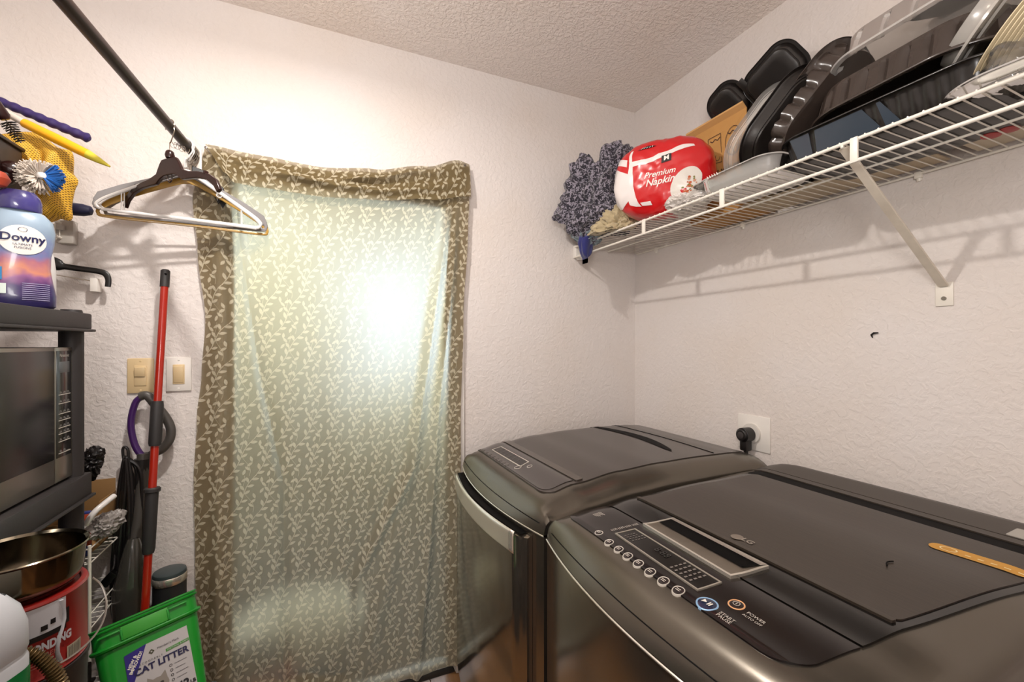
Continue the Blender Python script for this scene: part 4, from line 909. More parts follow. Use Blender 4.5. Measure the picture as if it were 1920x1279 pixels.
# brown hanger with trapezoid middle
t = hanger_root(1.538, math.radians(-43.7), 'dark brown plastic hanger with a block centre and wire hook, nearest on the rod')
hook(t, -.095, WR)
H0 = -.21
top = [(0, -.108), (.030, -.110), (.040, -.122), (.055, -.148), (.085, -.158), (.120, -.163), (.165, -.176), (.195, -.196), (.210, -.225)]
bot = [(.198, -.232), (.185, -.212), (.158, -.192), (.120, -.182), (.085, -.180), (.055, -.178), (.038, -.165), (.020, -.158), (0, -.158)]
m = MB(); half = top+bot
poly = half+[(-x, z) for x, z in half[::-1][1:-1]]
m.prism(poly, (0, -.005, 0), (1, 0, 0), (0, 0, 1), (0, .010, 0)); m.build('hanger_body', HB, t, world=False, bevel=.002)
MB().lathe([(.010, -.108), (.012, -.10), (.010, -.090), (.006, -.086)], n=18).build('neck', HB, t, world=False)
m = MB(); m.tube(smoothpath([(-.008, 0, -.156), (-.008, 0, -.172), (.0, 0, -.178), (.008, 0, -.172), (.008, 0, -.156)], 3), .002, 6); m.build('label_loop', HB, t, world=False)
for s_ in (-1, 1):
    MB().rbox((s_*.150-.004, -.0056, -.176), (s_*.150+.004, .0056, -.166), .001).build('strap_notch', HB, t, world=False)
# tube hangers
def tube_hanger(y, ang, label, m_, r, dz=0, half_w=.205, notch=True):
    t = hanger_root(y, ang, label); hook(t, -.09+dz, m_ if r > .003 else WR, .0022, .0195)
    zb, za = -.253+dz, -.112+dz
    P = [(0, 0, za+.012), (.03, 0, za-.002), (.09, 0, za-.042), (half_w-.03, 0, zb+.042), (half_w-.006, 0, zb+.022), (half_w, 0, zb+.010), (half_w-.010, 0, zb), (half_w-.03, 0, zb-.001), (0, 0, zb)]
    P = P+[(-x, 0, z) for x, _, z in P[::-1][1:-1]]
    MB().tube(smoothpath(P, 5, True), r, 8, closed=True).build('frame', m_, t, world=False)
    MB().cyl((0, 0, -.098+dz), (0, 0, za+.012), .004, .006, n=10).build('neck', m_, t, world=False)
    if notch:
        for s_ in (-1, 1):
            MB().tube(smoothpath([(s_*.085, 0, za-.036), (s_*.083, 0, za-.052), (s_*.092, 0, za-.056), (s_*.096, 0, za-.050)], 4), .0016, 6).build('strap_hook', m_, t, world=False)
            MB().tube([(s_*.15, 0, zb+.058), (s_*.15, 0, zb)], .0016, 6).build('side_bar', m_, t, world=False)
    return t
def flat_hanger(y, ang, label, m_, dz=0, w_=.21, bar=True):
    t = hanger_root(y, ang, label); hook(t, -.09+dz, WR)
    tp = [(0, -.100), (.02, -.104), (.05, -.122), (.10, -.150), (.16, -.180), (w_-.01, -.212), (w_, -.235)]
    bt = [(w_-.012, -.243), (w_-.03, -.225), (.15, -.198), (.10, -.170), (.05, -.143), (.02, -.128), (0, -.124)]
    half = [(a, b+dz) for a, b in tp+bt]; poly = half+[(-x, z) for x, z in half[::-1][1:-1]]
    m = MB(); m.prism(poly, (0, -.0025, 0), (1, 0, 0), (0, 0, 1), (0, .005, 0)); m.build('hanger_body', m_, t, world=False, bevel=.001)
    if bar:
        m = MB(); m.tube(smoothpath([(w_-.006, 0, -.236+dz), (w_-.004, 0, -.252+dz), (w_-.03, 0, -.260+dz), (0, 0, -.258+dz), (-w_+.03, 0, -.260+dz), (-w_+.004, 0, -.252+dz), (-w_+.006, 0, -.236+dz)], 5), .0045, 8, flat=.6); m.build('trouser_bar', m_, t, world=False)
    return t
a8 = math.radians(8)
tube_hanger(1.655, a8+.03, 'white tubular plastic hanger, foremost of the pale hangers', HW, .0042)
tube_hanger(1.668, a8-.02, 'white tubular hanger just behind the foremost white one', HW, .0040, .006)
flat_hanger(1.681, a8+.05, 'grey flat hanger standing out to the left behind the white hangers', HG, .012, .222)
flat_hanger(1.694, a8, 'amber brown hanger showing yellow at its right end', HY, -.004, .222)
flat_hanger(1.707, a8-.07, 'grey flat hanger rearmost in the bunch, close to the cloth', HG, .008, .215)
# two black clip hangers end-on
t = hanger_root(1.716, math.radians(10), 'black clip hanger bunched at the wall end of the rod')
hook(t, -.07, WR)
m = MB()
for s_ in (0, 1): m.prism([(0, -.062), (.035, -.070), (.075, -.105), (.085, -.150), (.072, -.175), (.060, -.150), (.050, -.110), (.0, -.090)], (.012*s_, -.006+.010*s_, -.010*s_), (1, 0, 0), (0, 0, 1), (0, .006, 0))
m.build('clip_body', BLACKP, t, world=False, bevel=.0015)
m = MB(); m.tube(smoothpath([(.045, -.012, -.078), (.062, -.013, -.12), (.070, -.012, -.165)], 4), .0016, 6); m.build('clip_spring', WR, t, world=False)
# coil of thin wire on the rod
m = MB(); c_ = rodpt(1.64)+Vector((-.03, -.012, -.016)); m.tube([c_+Vector((.006*math.cos(a*.7)+.0012*a, .004*math.sin(a*.35), .009*math.sin(a*.7)-.0004*a)) for a in range(40)], .0007, 5); m.tube([c_+Vector((.008, 0, .0)), rodpt(1.64)+Vector((0, 0, -.013))], .0007, 5)
tag(centre(m.build('wire_coil', WR)), 'thin curly wire hanging under the rod between the hangers', 'wire')
# ================================================================ BLACK SHELVING UNIT WITH MICROWAVE
RES = mat('resin_black', '#2a2626', .55, vary=(18, .15), bump=(200, .2, .0005))
SXF, SXB, SYN, SYF = -.566, -1.06, .66, 1.500
un = thing('shelving_unit', 'black plastic shelving unit holding the microwave, at the left edge', 'shelving unit', ((SXF+SXB)/2, (SYN+SYF)/2, 0))
for z0, z1 in ((1.432, 1.480), (.995, 1.060), (.50, .555), (.06, .11)):
    m = MB(); m.rbox((SXB, SYN, z0+.006), (SXF, SYF, z1), .004); m.rbox((SXB-.002, SYN-.002, z0), (SXF+.006, SYF+.006, z0+.007), .002); m.build('shelf_board', RES, un)
for px_ in (SXF-.030, SXB+.03):
    for py_ in (SYN+.03, SYF-.030):
        for z0, z1 in ((0, .06), (.11, .50), (.555, .995), (1.060, 1.432)): MB().cyl((px_, py_, z0), (px_, py_, z1), .024, n=22).build('post', RES, un)
        MB().cyl((px_, py_, 1.480), (px_, py_, 1.488), .022, .020, n=22).build('post_cap', RES, un)
mw = thing('microwave_oven', 'stainless microwave oven with dark glass door on the black shelving unit', 'microwave', (-.79, 1.19, 1.060))
MS = mat('microwave_steel', '#9a958c', .28, .85, vary=(40, .06, (1, 20, 1))); MX = -.585
MB().rbox((-1.0, .925, 1.066), (MX-.012, 1.448, 1.392), .006).build('case', mat('case_dark', '#3a3735', .4, .3), mw)
for fx in (-.98, -.62):
    for fy in (.95, 1.42): MB().cyl((fx, fy, 1.060), (fx, fy, 1.068), .012, n=12).build('foot', BLACKP, mw)
m = MB(); m.rbox((MX-.012, .925, 1.066), (MX, 1.370, 1.392), .003); dm = m.build('door', MS, mw)
MB().rbox((MX-.004, .935, 1.125), (MX+.0012, 1.366, 1.383), .001).build('door_glass', mat('oven_glass', '#0a0c0b', .22, coat=0), dm)
m = MB(); m.rbox((MX-.012, 1.3725, 1.066), (MX, 1.450, 1.392), .003); cpn = m.build('control_panel', MS, mw)
MB().rbox((MX-.004, 1.376, 1.125), (MX+.0012, 1.441, 1.383), .001).build('panel_face', mat('panel_black', '#131414', .2, coat=.3), cpn)
MB().rbox((MX, 1.386, 1.330), (MX+.0022, 1.430, 1.357), .001).build('display', mat('lcd_grey', '#55585a', .3), cpn)
zs = [CAMZ-(y_-645)/805*1.075 for y_ in (737, 753, 771.5, 783.6, 797, 808, 822, 843)]
for k, z in enumerate(zs):
    MB().box((MX+.001, 1.383, z-.0012), (MX+.0020, 1.434, z+.0006)).build('button_rule', PRINT, cpn, smooth=False)
m = MB(); 
for k, z in enumerate(zs):
    for q in range(3 if k < 7 else 2):
        y_ = 1.387+q*.0165; m.box((MX+.001, y_, z+.0035), (MX+.0016, y_+.010, z+.0045)); m.box((MX+.001, y_+.001, z+.0062), (MX+.0016, y_+.008, z+.0070))
m.build('button_legends', mat('legend_grey', '#8d8a86', .5), cpn, smooth=False, kind='stuff')
m = MB(); text(m, 'Panasonic', .0105, plane_fn((MX+.0016, 1.408, 1.372), (0, 1, 0), (0, 0, 1))); m.build('lettering', PRINT, cpn, smooth=False)
# blue box under the microwave shelf
o = thing('blue_box', 'dark blue printed box on the shelf below the microwave', 'box', (-.70, 1.31, .555))
MB().rbox((-.80, 1.19, .555), (-.635, 1.44, .93), .003).build('box_body', mat('box_blue', '#141d4c', .4), o)
m = MB(); text(m, 'NE', .035, plane_fn((-.6345, 1.395, .885), (0, 1, 0), (0, 0, 1)), bold=.001); m.build('lettering', PRINTD, o, smooth=False)
# ================================================================ WALL SHELF OVER THE UNIT AND ITS THINGS
FXL, ZL = -.735, CAMZ+.368
ls = thing('wire_shelf', 'white wire shelf on the left wall above the microwave shelving unit', 'shelf', (-.93, 1.0, ZL))
for x_ in (FXL, XL+.008): MB().tube([(x_, .3, ZL), (x_, 1.752, ZL)], .004, 8).build('rail', WIRE, ls)
MB().tube([(FXL+.001, .3, ZL-.045), (FXL+.001, 1.752, ZL-.045)], .004, 8).build('rail', WIRE, ls)
w0 = None
for i in range(56):
    y = 1.745-i*.0254
    if w0 is None: w0 = MB().tube([(FXL+.001, y, ZL-.045), (FXL+.001, y, ZL+.003), (XL+.01, y, ZL+.003)], .0016, 6).build('wire', WIRE, ls)
    else: o = w0.copy(); C.objects.link(o); o.parent = ls; o.location = (0, -i*.0254, 0)
m = MB(); m.rbox((FXL-.012, YB-.03, ZL-.060), (FXL+.030, YB, ZL+.012), .003); m.rbox((FXL-.05, YB-.042, ZL-.022), (FXL+.012, YB-.026, ZL-.006), .002); m.build('end_bracket', mat('bracket_grey', '#b5aea6', .4), ls)
br = thing('wall_bracket', 'small white bracket on the back wall holding the black arm', 'bracket', (-.648, YB, CAMZ+.19)); p = ay(186, 536, YB)
m = MB(); m.rbox((p.x-.010, YB-.035, p.z-.022), (p.x+.008, YB, p.z+.020), .002); m.build('bracket_body', WHITE, br)
MB().tube([ay(102, 515, 1.752), ay(183, 529, 1.752)], .0016, 6).build('wire', WR, br)
pts = [ay(x_, y_, 1.735) for x_, y_ in ((80, 494), (98, 493), (112, 498), (122, 500), (150, 504), (180, 508), (197, 513), (203, 524), (202, 538))]
m = MB(); rr_ = [.017, .019, .016, .009, .0085, .0085, .009, .008, .0075]; m.tube(smoothpath(pts, 4), [interp(list(enumerate(rr_)), i/4) for i in range(33)], 10, flat=.4)
tag(centre(m.build('hanger_arm', BLACKP)), 'black curved plastic hanger arm on the small wall bracket beside the bottles', 'hanger')
# storage bin with brushes
bn = thing('storage_bin', 'dark brown storage bin on the left wall shelf behind the purple bottle', 'bin', (-.80, 1.38, ZL+.005))
m = MB(); x0, x1, y0_, y1_, z0, z1 = -.905, -.705, 1.27, 1.505, ZL+.005, ZL+.13
m.rbox((x0, y0_, z0), (x1, y1_, z0+.004), .001)
for lo, hi in (((x0, y0_, z0), (x0+.004, y1_, z1)), ((x1-.004, y0_, z0), (x1, y1_, z1)), ((x0, y0_, z0), (x1, y0_+.004, z1)), ((x0, y1_-.004, z0), (x1, y1_, z1))): m.rbox(lo, hi, .001)
m.rbox((x1-.004, y0_-.004, z1-.008), (x1+.005, y1_+.004, z1), .001); m.build('bin_body', mat('bin_brown', '#23130f', .4), bn)
YM = mat('mesh_yellow', '#c99a26', .6); nt = YM.node_tree; N_ = nt.nodes.new; L_ = nt.links.new; tc_ = nt.nodes['Texture Coordinate']
mp_ = N_('ShaderNodeMapping'); mp_.inputs['Rotation'].default_value = (0, .75, 0); L_(tc_.outputs['Object'], mp_.inputs[0]); ac = None
for dr_ in ('X', 'Z'):
    wv_ = N_('ShaderNodeTexWave'); wv_.bands_direction = dr_; wv_.inputs['Scale'].default_value = 70; wv_.inputs['Distortion'].default_value = .3; L_(mp_.outputs[0], wv_.inputs['Vector'])
    if ac is None: ac = wv_.outputs['Fac']
    else: mm = N_('ShaderNodeMath'); mm.operation = 'MULTIPLY'; L_(ac, mm.inputs[0]); L_(wv_.outputs['Fac'], mm.inputs[1]); ac = mm.outputs[0]
rp_ = N_('ShaderNodeValToRGB'); rp_.color_ramp.elements[0].color = lin('#e0ad35'); rp_.color_ramp.elements[1].color = lin('#6b4a18'); rp_.color_ramp.elements[0].position = .2; rp_.color_ramp.elements[1].position = .75; L_(ac, rp_.inputs[0]); L_(rp_.outputs[0], nt.nodes['Principled BSDF'].inputs['Base Color'])
bpn = N_('ShaderNodeBump'); bpn.invert = True; bpn.inputs['Distance'].default_value = .001; L_(ac, bpn.inputs['Height']); L_(bpn.outputs[0], nt.nodes['Principled BSDF'].inputs['Normal'])
out_ = [ay(x_, y_, 1.60) for x_, y_ in ((-30, 262), (10, 252), (48, 247), (78, 253), (108, 276), (136, 286), (137, 322), (147, 340), (140, 356), (133, 388), (134, 413), (112, 411), (92, 417), (78, 396), (62, 350), (30, 335), (-30, 335))]
out_ = smoothpath(out_, 5, True); c0 = ay(82, 335, 1.60); m = MB(); K = len(out_)
for sg in (-1, 1):
    vs = [c0+Vector((0, sg*.045, 0))]
    for j in range(1, 13):
        f = j/12
        for p in out_:
            q = c0.lerp(p, f); q.y += sg*.045*math.sqrt(max(0, 1-f**2.4))*(1+.30*math.sin(p.x*60+f*5))+.010*noise.noise(q*16)*(1-f); vs.append(q)
    m.add(vs, [(0, 1+i, 1+(i+1) % K) for i in range(K)]+[(1+j*K+i, 1+j*K+(i+1) % K, 1+(j+1)*K+(i+1) % K, 1+(j+1)*K+i) for j in range(11) for i in range(K)])
tag(centre(m.build('mesh_bag', YM)), 'yellow mesh bag slumped over the edge of the left wall shelf', 'bag')
# blue and white brush
bc = Vector((-.632, 1.425, CAMZ+.412)); th_ = thing('scrub_brush', 'round scrub brush with white and bright blue bristles', 'brush', bc)
rb = random.Random(4); axd = Vector((.62, -.75, -.05)).normalized(); side_ = axd.cross(Vector((0, 0, 1))).normalized(); upv = side_.cross(axd)
mwh, mbl = MB(), MB()
for i in range(420):
    a, b = rb.uniform(0, 2*PI), rb.uniform(0, 1)
    dd = (axd*(1.15*b-.45)+(side_*math.cos(a)+upv*math.sin(a))*math.sqrt(max(.05, 1-(b-.3)**2))).normalized()
    blue = dd.dot(Vector((1, .2, -.1)).normalized()) > .55
    ln = rb.uniform(.034, .044) if not blue else rb.uniform(.036, .042); o_ = bc-axd*.012*(0 if blue else 1.6)
    (mbl if blue else mwh).tube([o_+dd*.006, o_+dd*ln*.6, o_+dd*ln+Vector((rb.uniform(-.003, .003), 0, rb.uniform(-.003, .001)))], [.0012, .0018 if blue else .0015, .0016], 5)
mwh.build('bristles', mat('bristle_white', '#cfc3b6', .7), th_, kind='stuff', label='cream white bristles'); mbl.build('bristles', mat('bristle_blue', '#1f67b8', .5), th_, kind='stuff', label='bright blue bristles')
MB().lathe([(0, -.008), (.008, -.006), (.010, 0), (.008, .006), (0, .008)], bc, 16).build('hub', HW, th_)
MB().tube([bc-axd*.01, bc-axd*.10+Vector((0, 0, .005)), bc-axd*.2], .006, 10).build('handle', BLACKP, th_)
# purple duster handle, yellow wand, bottle brush, dark spray grip, orange cap
P0, P1 = Vector((-.98, 1.555, CAMZ+.705)), Vector((-.584, 1.520, CAMZ+.556)); th_ = thing('duster', 'dark purple ribbed duster handle lying above the yellow wand', 'duster', P1)
n = 60; m = MB(); A0 = P0.lerp(P1, .55); m.tube([A0.lerp(P1, i/n) for i in range(n+1)]+[P1+(P1-P0).normalized()*.006], [.0105+.0012*math.sin(i*.75)+.0015*i/n for i in range(n+1)]+[.006], 14); m.build('handle', mat('purple_rubber', '#2f2057', .45), th_)
MB().tube([P0, A0], .007, 10).build('shaft', mat('steel_grey', '#8f8d8c', .3, .9), th_)
W0, W1, W2, W3 = Vector((-.90, 1.475, CAMZ+.675)), Vector((-.690, 1.482, CAMZ+.556)), Vector((-.560, 1.462, CAMZ+.492)), Vector((-.519, 1.452, CAMZ+.468))
th_ = thing('scrub_wand', 'long white wand with bright yellow tapered grip pointing right', 'wand', W1)
MB().tube([W0, W1], .0085, 12).build('shaft', mat('wand_white', '#c9beb2', .4), th_)
m = MB(); m.tube([W1, W1.lerp(W2, .5), W2], [.011, .0125, .0115], 14); m.build('grip', mat('wand_yellow', '#e8a313', .35), th_)
m = MB(); m.tube([W2, W2.lerp(W3, .5), W3, W3+(W3-W2).normalized()*.008], [.0115, .0085, .004, .0025], 14); m.build('grip_tip', mat('wand_lime', '#c9b93a', .35), th_)
th_ = thing('bottle_brush', 'black spiral bottle brush with brown top at the left edge', 'brush', az(20, 248, CAMZ+.53))
b0_, b1_ = on(2, 212, 1, 1.40), on(40, 268, 1, 1.42); m = MB()
for i in range(9):
    q = b0_.lerp(b1_, .30+i*.075); 
    for k in range(9):
        a = 2*PI*k/9+i*.4; t1 = (b1_-b0_).normalized(); s1 = t1.cross(Vector((0, 1, 0))).normalized(); s2 = t1.cross(s1); m.cyl(q, q+(s1*math.cos(a)+s2*math.sin(a))*(.016-.0008*i)+t1*.003, .0014, .0008, 5)
m.build('bristles', BLACKP, th_, kind='stuff'); MB().tube([b0_-(b1_-b0_)*2.5, b1_], .0014, 6).build('wire_core', WR, th_)
MB().tube([b0_-(b1_-b0_)*.35, b0_+(b1_-b0_)*.10, b0_+(b1_-b0_)*.22], [.012, .013, .008], 14).build('grip', HB, th_)
g0 = on(22, 318, 1, 1.44); m = lobes(g0, [((0, 0, 0), .020), ((.028, 0, .006), .014), ((-.03, 0, 0), .022), ((.04, 0, .010), .010), ((-.01, 0, -.02), .018)], 31, .03, .01, nu=60, nv=40)
tag(centre(m.build('spray_head', HB)), 'dark maroon spray head between the mesh bag and the blue-white brush', 'spray head')
m = MB(); q = on(-6, 335, 1, 1.30); m.lathe([(0, -.02), (.014, -.014), (.021, 0), (.014, .014), (0, .02)], q, 24); tag(centre(m.build('orange_cap', mat('coral_plastic', '#d2573c', .4))), 'coral round cap cut by the left edge above the purple bottle', 'cap')
m = MB(); q = on(146, 393, 1, 1.70); m.lathe([(.004, -.035), (.014, -.03), (.017, -.012), (.018, .01), (.013, .028), (.005, .034)], (0, 0, 0), 24, f=lambda a, z: 1+.06*math.sin(z*900)); m.v = [(q.x-v[2], q.y+v[1], q.z+v[0]) for v in m.v]
m.tube([q+Vector((-.03, 0, 0)), q+Vector((-.12, 0, .0))], .006, 10)
tag(centre(m.build('navy_brush', mat('navy_plastic', '#16193a', .5))), 'small navy ribbed brush head behind the yellow mesh bag', 'brush')
# fabric softener bottle
ZT = 1.480
dw = thing('softener_bottle', 'purple fabric softener bottle with white oval label on the shelving unit', 'bottle', (-.628, 1.330, ZT), (0, 0, .43))
DM = mat('softener_print', '#3a2f6e', .28, coat=.4); nt = DM.node_tree; tcn = nt.nodes['Texture Coordinate']; sp = nt.nodes.new('ShaderNodeSeparateXYZ'); nt.links.new(tcn.outputs['Object'], sp.inputs[0])
nz = nt.nodes.new('ShaderNodeTexNoise'); nz.inputs['Scale'].default_value = 28; nt.links.new(tcn.outputs['Object'], nz.inputs['Vector']); ma = nt.nodes.new('ShaderNodeMath'); ma.operation = 'MULTIPLY_ADD'; nt.links.new(nz.outputs['Fac'], ma.inputs[0]); ma.inputs[1].default_value = .07; 
ma2 = nt.nodes.new('ShaderNodeMath'); ma2.operation = 'SUBTRACT'; nt.links.new(sp.outputs[2], ma2.inputs[0]); ma2.inputs[1].default_value = .035; nt.links.new(ma2.outputs[0], ma.inputs[2])
mr = nt.nodes.new('ShaderNodeMapRange'); mr.inputs[1].default_value = 0; mr.inputs[2].default_value = .21; nt.links.new(ma.outputs[0], mr.inputs[0])
rp = nt.nodes.new('ShaderNodeValToRGB'); e = rp.color_ramp.elements; e[0].position = .10; e[0].color = lin('#221b4d'); e[1].position = .95; e[1].color = lin('#8fa3b5')
for p_, c_ in ((.20, '#38245c'), (.32, '#8d5a86'), (.40, '#c7836b'), (.50, '#a86a7c'), (.60, '#6f78a8'), (.78, '#8497ab')): x_ = e.new(p_); x_.color = lin(c_)
nt.links.new(mr.outputs[0], rp.inputs[0]); nt.links.new(rp.outputs[0], nt.nodes['Principled BSDF'].inputs['Base Color'])
bp_ = [(.052, 0), (.058, .006), (.0585, .03), (.053, .06), (.049, .09), (.050, .12), (.055, .15), (.057, .175), (.053, .20), (.040, .216), (.030, .222)]
MB().lathe([(0, 0)]+bp_, n=56, sy=.60).build('bottle_body', DM, dw, world=False)
CAPM = mat('cap_violet', '#3f3a78', .18, coat=.5)
MB().lathe([(.034, .218), (.036, .222), (.036, .240), (.033, .252), (.026, .262), (.012, .266), (0, .267)], n=40, sy=.85).build('cap', CAPM, dw, world=False)
def bsurf(u, v, d=.001):
    R_ = interp([(z, r) for r, z in bp_], v); a = math.asin(max(-.99, min(.99, u/R_))); return Vector((R_*math.sin(a), -.60*R_*math.cos(a)-d, v))
m = MB(); n = 40; c_ = (.006, .150); m.add([bsurf(*c_, .0015)]+[bsurf(c_[0]+rr*.036*math.cos(2*PI*i/n), c_[1]+rr*.032*math.sin(2*PI*i/n), .0015) for rr in (.5, 1) for i in range(n)], [(0, i+1, (i+1) % n+1) for i in range(n)]+[(1+i, 1+(i+1) % n, 1+n+(i+1) % n, 1+n+i) for i in range(n)]); lb = m.build('oval_label', WHITE, dw, world=False)
NV = mat('label_navy', '#1d2050', .5)
m = MB(); text(m, 'Downy', .023, lambda u, v: bsurf(c_[0]+u, .154+v, .0024), bold=.0005); m.build('lettering', NV, lb, world=False, smooth=False)
m = MB(); text(m, 'ULTIMATE', .0065, lambda u, v: bsurf(c_[0]+u, .1395+v, .0024)); m.build('lettering', NV, lb, world=False, smooth=False)
m = MB(); text(m, 'FUSIONS', .0065, lambda u, v: bsurf(c_[0]+u, .1325+v, .0024)); m.build('lettering', NV, lb, world=False, smooth=False)
m = MB(); n = 20
for k in range(n): a, a2 = 2*PI*k/n, 2*PI*(k+1)/n; m.add([bsurf(c_[0]+x_*math.cos(q_), .1725+x_*.7*math.sin(q_), .0024) for q_, x_ in ((a, .0062), (a2, .0062), (a2, .0072), (a, .0072))], [(0, 1, 2, 3)])
m.build('label_emblem', NV, lb, world=False, smooth=False)
for q_, (u0, u1, v0, v1, c_h) in enumerate(((-.050, -.024, .060, .088, '#2f7fb4'), (-.050, -.018, .030, .052, '#c9d6cf'))):
    m = MB(); m.grid(lambda u, v: bsurf(u0+(u1-u0)*u, v0+(v1-v0)*v, .0014), 6, 3); m.build('print_panel', mat('print%d' % q_, c_h, .4), dw, world=False)
m = MB()
for k in range(9): m.grid(lambda u, v: bsurf(.005+.042*u, .018+k*.0045+.0012*v, .0013), 6, 1)
m.build('small_print', mat('small_print', '#9c97b8', .5), dw, world=False, smooth=False, kind='stuff')
o = thing('white_bottle', 'white plastic bottle behind the purple softener bottle', 'bottle', (-.650, 1.435, ZT))
MB().lathe([(0, 0), (.036, 0), (.038, .004), (.038, .10), (.034, .14), (.020, .165), (.012, .17), (.012, .18), (0, .18)], (-.650, 1.435, ZT), n=40, sy=.8).build('bottle_body', mat('bottle_white', '#d7d5d3', .35, coat=.1), o)
# ================================================================ THE PILE AT LOWER LEFT
o = thing('drawer_unit', 'black plastic storage drawer unit under the white jug, below the picture', 'drawer unit', (-.46, .78, 0))
MB().rbox((-.558, .60, .0), (-.36, .895, .80), .008).build('drawer_frame', RES, o)
for k in range(3): d_ = MB().rbox((-.362, .62, .05+.24*k), (-.354, .88, .275+.24*k), .004).build('drawer', mat('drawer_smoke', '#3a3838', .3), o); MB().rbox((-.355, .70, .15+.24*k), (-.345, .80, .165+.24*k), .003).build('handle', BLACKP, d_)
CC = Vector((-.468, .990, .862)); rc_ = .0825; VS = .66
o = thing('waste_bin', 'round black waste bin carrying the paint can, below the picture', 'bin', (CC.x, CC.y, 0))
MB().lathe([(0, 0), (.072, 0), (.083, .85), (.086, .855), (.086, .862), (0, .862)], (CC.x, CC.y, 0), 40).build('bin_body', RES, o)
pc = thing('paint_can', 'red and white bonding primer paint can under the steel pot', 'paint can', CC)
PR = mat('can_red', '#7d1712', .35, coat=.2); PW = mat('can_white', '#b9b9be', .35, coat=.2); TIN = mat('tin', '#8c8880', .3, .95)
MB().lathe([(0, 0), (rc_, 0), (rc_+.002, .003), (rc_, .006), (rc_, .117), (rc_+.002, .121), (rc_, .125), (rc_-.008, .125), (rc_-.01, .121), (0, .121)], CC, 64).build('can_body', PR, pc)
th0 = math.atan2(-CC.y, -CC.x)+.34   # towards the camera
def cs_(u, v, d=.0010): a = th0+u/rc_*.8; return CC+Vector(((rc_+d)*math.cos(a), (rc_+d)*math.sin(a), v*VS))
def cpatch(u0, u1, v0, v1, name, m_, par, d=.001, top=None):
    mb = MB(); mb.grid(lambda u, v: cs_(u0+(u1-u0)*u, v0+((top(u) if top else v1)-v0)*v, d), 20, 2); return mb.build(name, m_, par)
cpatch(-.10, .034, .112, .180, 'white_label', PW, pc)
cpatch(-.10, .034, .100, .113, 'black_band', BLACKP, pc, .0014)
cpatch(.028, .040, .112, .150, 'black_band', BLACKP, pc, .0014)
for u_, n_, s_ in ((-.006, .132, .010), (.008, .140, .008)): cpatch(u_, u_+s_, n_-.012, n_, 'label_print', BLACKP, pc, .0016)
m = MB(); text(m, 'BONDING', .028, lambda u, v: cs_(.009+u*.54, .080+v, .0016), bold=.0014); m.build('lettering', PW, pc, smooth=False)
m = MB(); text(m, 'PRIMER', .016, lambda u, v: cs_(.000+u*.75, .058+v, .0016)); m.build('lettering', mat('print_rose', '#a2605a', .5), pc, smooth=False)
for v_ in (.044, .037): cpatch(-.045, .012, v_, v_+.002, 'label_rule', mat('print_rose', '#a2605a', .5), pc, .0014)
cpatch(.036, .068, .018, .050, 'barcode', mat('barcode_base', '#aaa38f', .5), pc, .0014)
m = MB()
for k in range(8): m.grid(lambda u, v: cs_(.039+k*.0036+.0014*u, .020+.027*v, .0018), 1, 1)
m.build('barcode_bars', mat('bar_grey', '#57524a', .5), pc, smooth=False, kind='stuff')
m = MB(); pts = [cs_(.024+.006*math.sin(i*.5), .176-.0125*i, .002) for i in range(13)]; m.tube(pts, [.004, .0035, .0028, .0026, .003, .0026, .003, .0028, .0028, .003, .0032, .004, .0045], 8, flat=.4); m.build('paint_drip', PW, pc)
m = MB(); pts = [cs_(.118-.0, .172, .006), cs_(.117, .150, .016), cs_(.112, .125, .022), cs_(.100, .100, .026), cs_(.080, .075, .028), cs_(.055, .055, .028), cs_(.025, .043, .026), cs_(-.005, .037, .022)]; m.tube(smoothpath(pts, 5), .0016, 6)
m.build('bail_handle', mat('bail_wire', '#a9a49c', .3, .9), pc)
# steel pot on the can
pt = thing('steel_pot', 'shiny stainless steel pot sitting on the paint can', 'pot', CC+Vector((0, 0, .125)))
POT = mat('pot_steel', '#766d5e', .12, 1, vary=(5, .08)); pr = [(0, .004), (.066, .004), (.074, .010), (.079, .025), (.082, .062), (.086, .0645), (.087, .0665), (.0850, .0680), (.080, .064), (.078, .03), (.071, .012), (0, .008)]
MB().lathe([(0, 0), (.066, 0)]+pr[2:], CC+Vector((0, 0, .125)), 72).build('pot_body', POT, pt)
# jug
jg = thing('jug', 'translucent white jug with green label at the lower left corner', 'jug', (-.462, .822, .80), (0, 0, -.35))
JW = mat('jug_white', '#b3b5b9', .4, coat=.1); m = MB(); O = rrect(.125, .125, .028, 80)
lev = [(0, -.008), (.006, 0), (.15, 0), (.158, -.003), (.166, 0), (.20, -.001), (.225, -.008), (.245, -.022), (.258, -.040)]
vs = [(p.x+nn.x*off, p.y+nn.y*off, z) for z, off in lev for p, nn, t_, q_ in O]; n = 80
m.add(vs, [(j*n+i, j*n+(i+1) % n, (j+1)*n+(i+1) % n, (j+1)*n+i) for j in range(len(lev)-1) for i in range(n)]); m.f.append(tuple(range(n-1, -1, -1))); m.m.append(0); m.f.append(tuple((len(lev)-1)*n+i for i in range(n))); m.m.append(0)
m.build('jug_body', JW, jg, world=False)
m = MB(); m.tube(smoothpath([(-.02, -.045, .258), (.0, -.075, .262), (.0, -.090, .235), (.0, -.082, .18), (.0, -.064, .160)], 6), .013, 14); m.build('handle', JW, jg, world=False)
m = MB(); m.lathe([(.021, .255), (.021, .285), (.018, .289), (0, .289)], (-.02, .01, 0), 28); m.build('cap', mat('cap_green', '#15693a', .4), jg, world=False)
m = MB(); lv = [(.012, .0009), (.138, .0009)]; O2 = [q for q in O]; vs = [(p.x+nn.x*off, p.y+nn.y*off, z) for z, off in lv for p, nn, t_, q_ in O2]; m.add(vs, [(i, (i+1) % n, n+(i+1) % n, n+i) for i in range(n)]); m.build('label', mat('label_green', '#0b6b33', .4), jg, world=False)
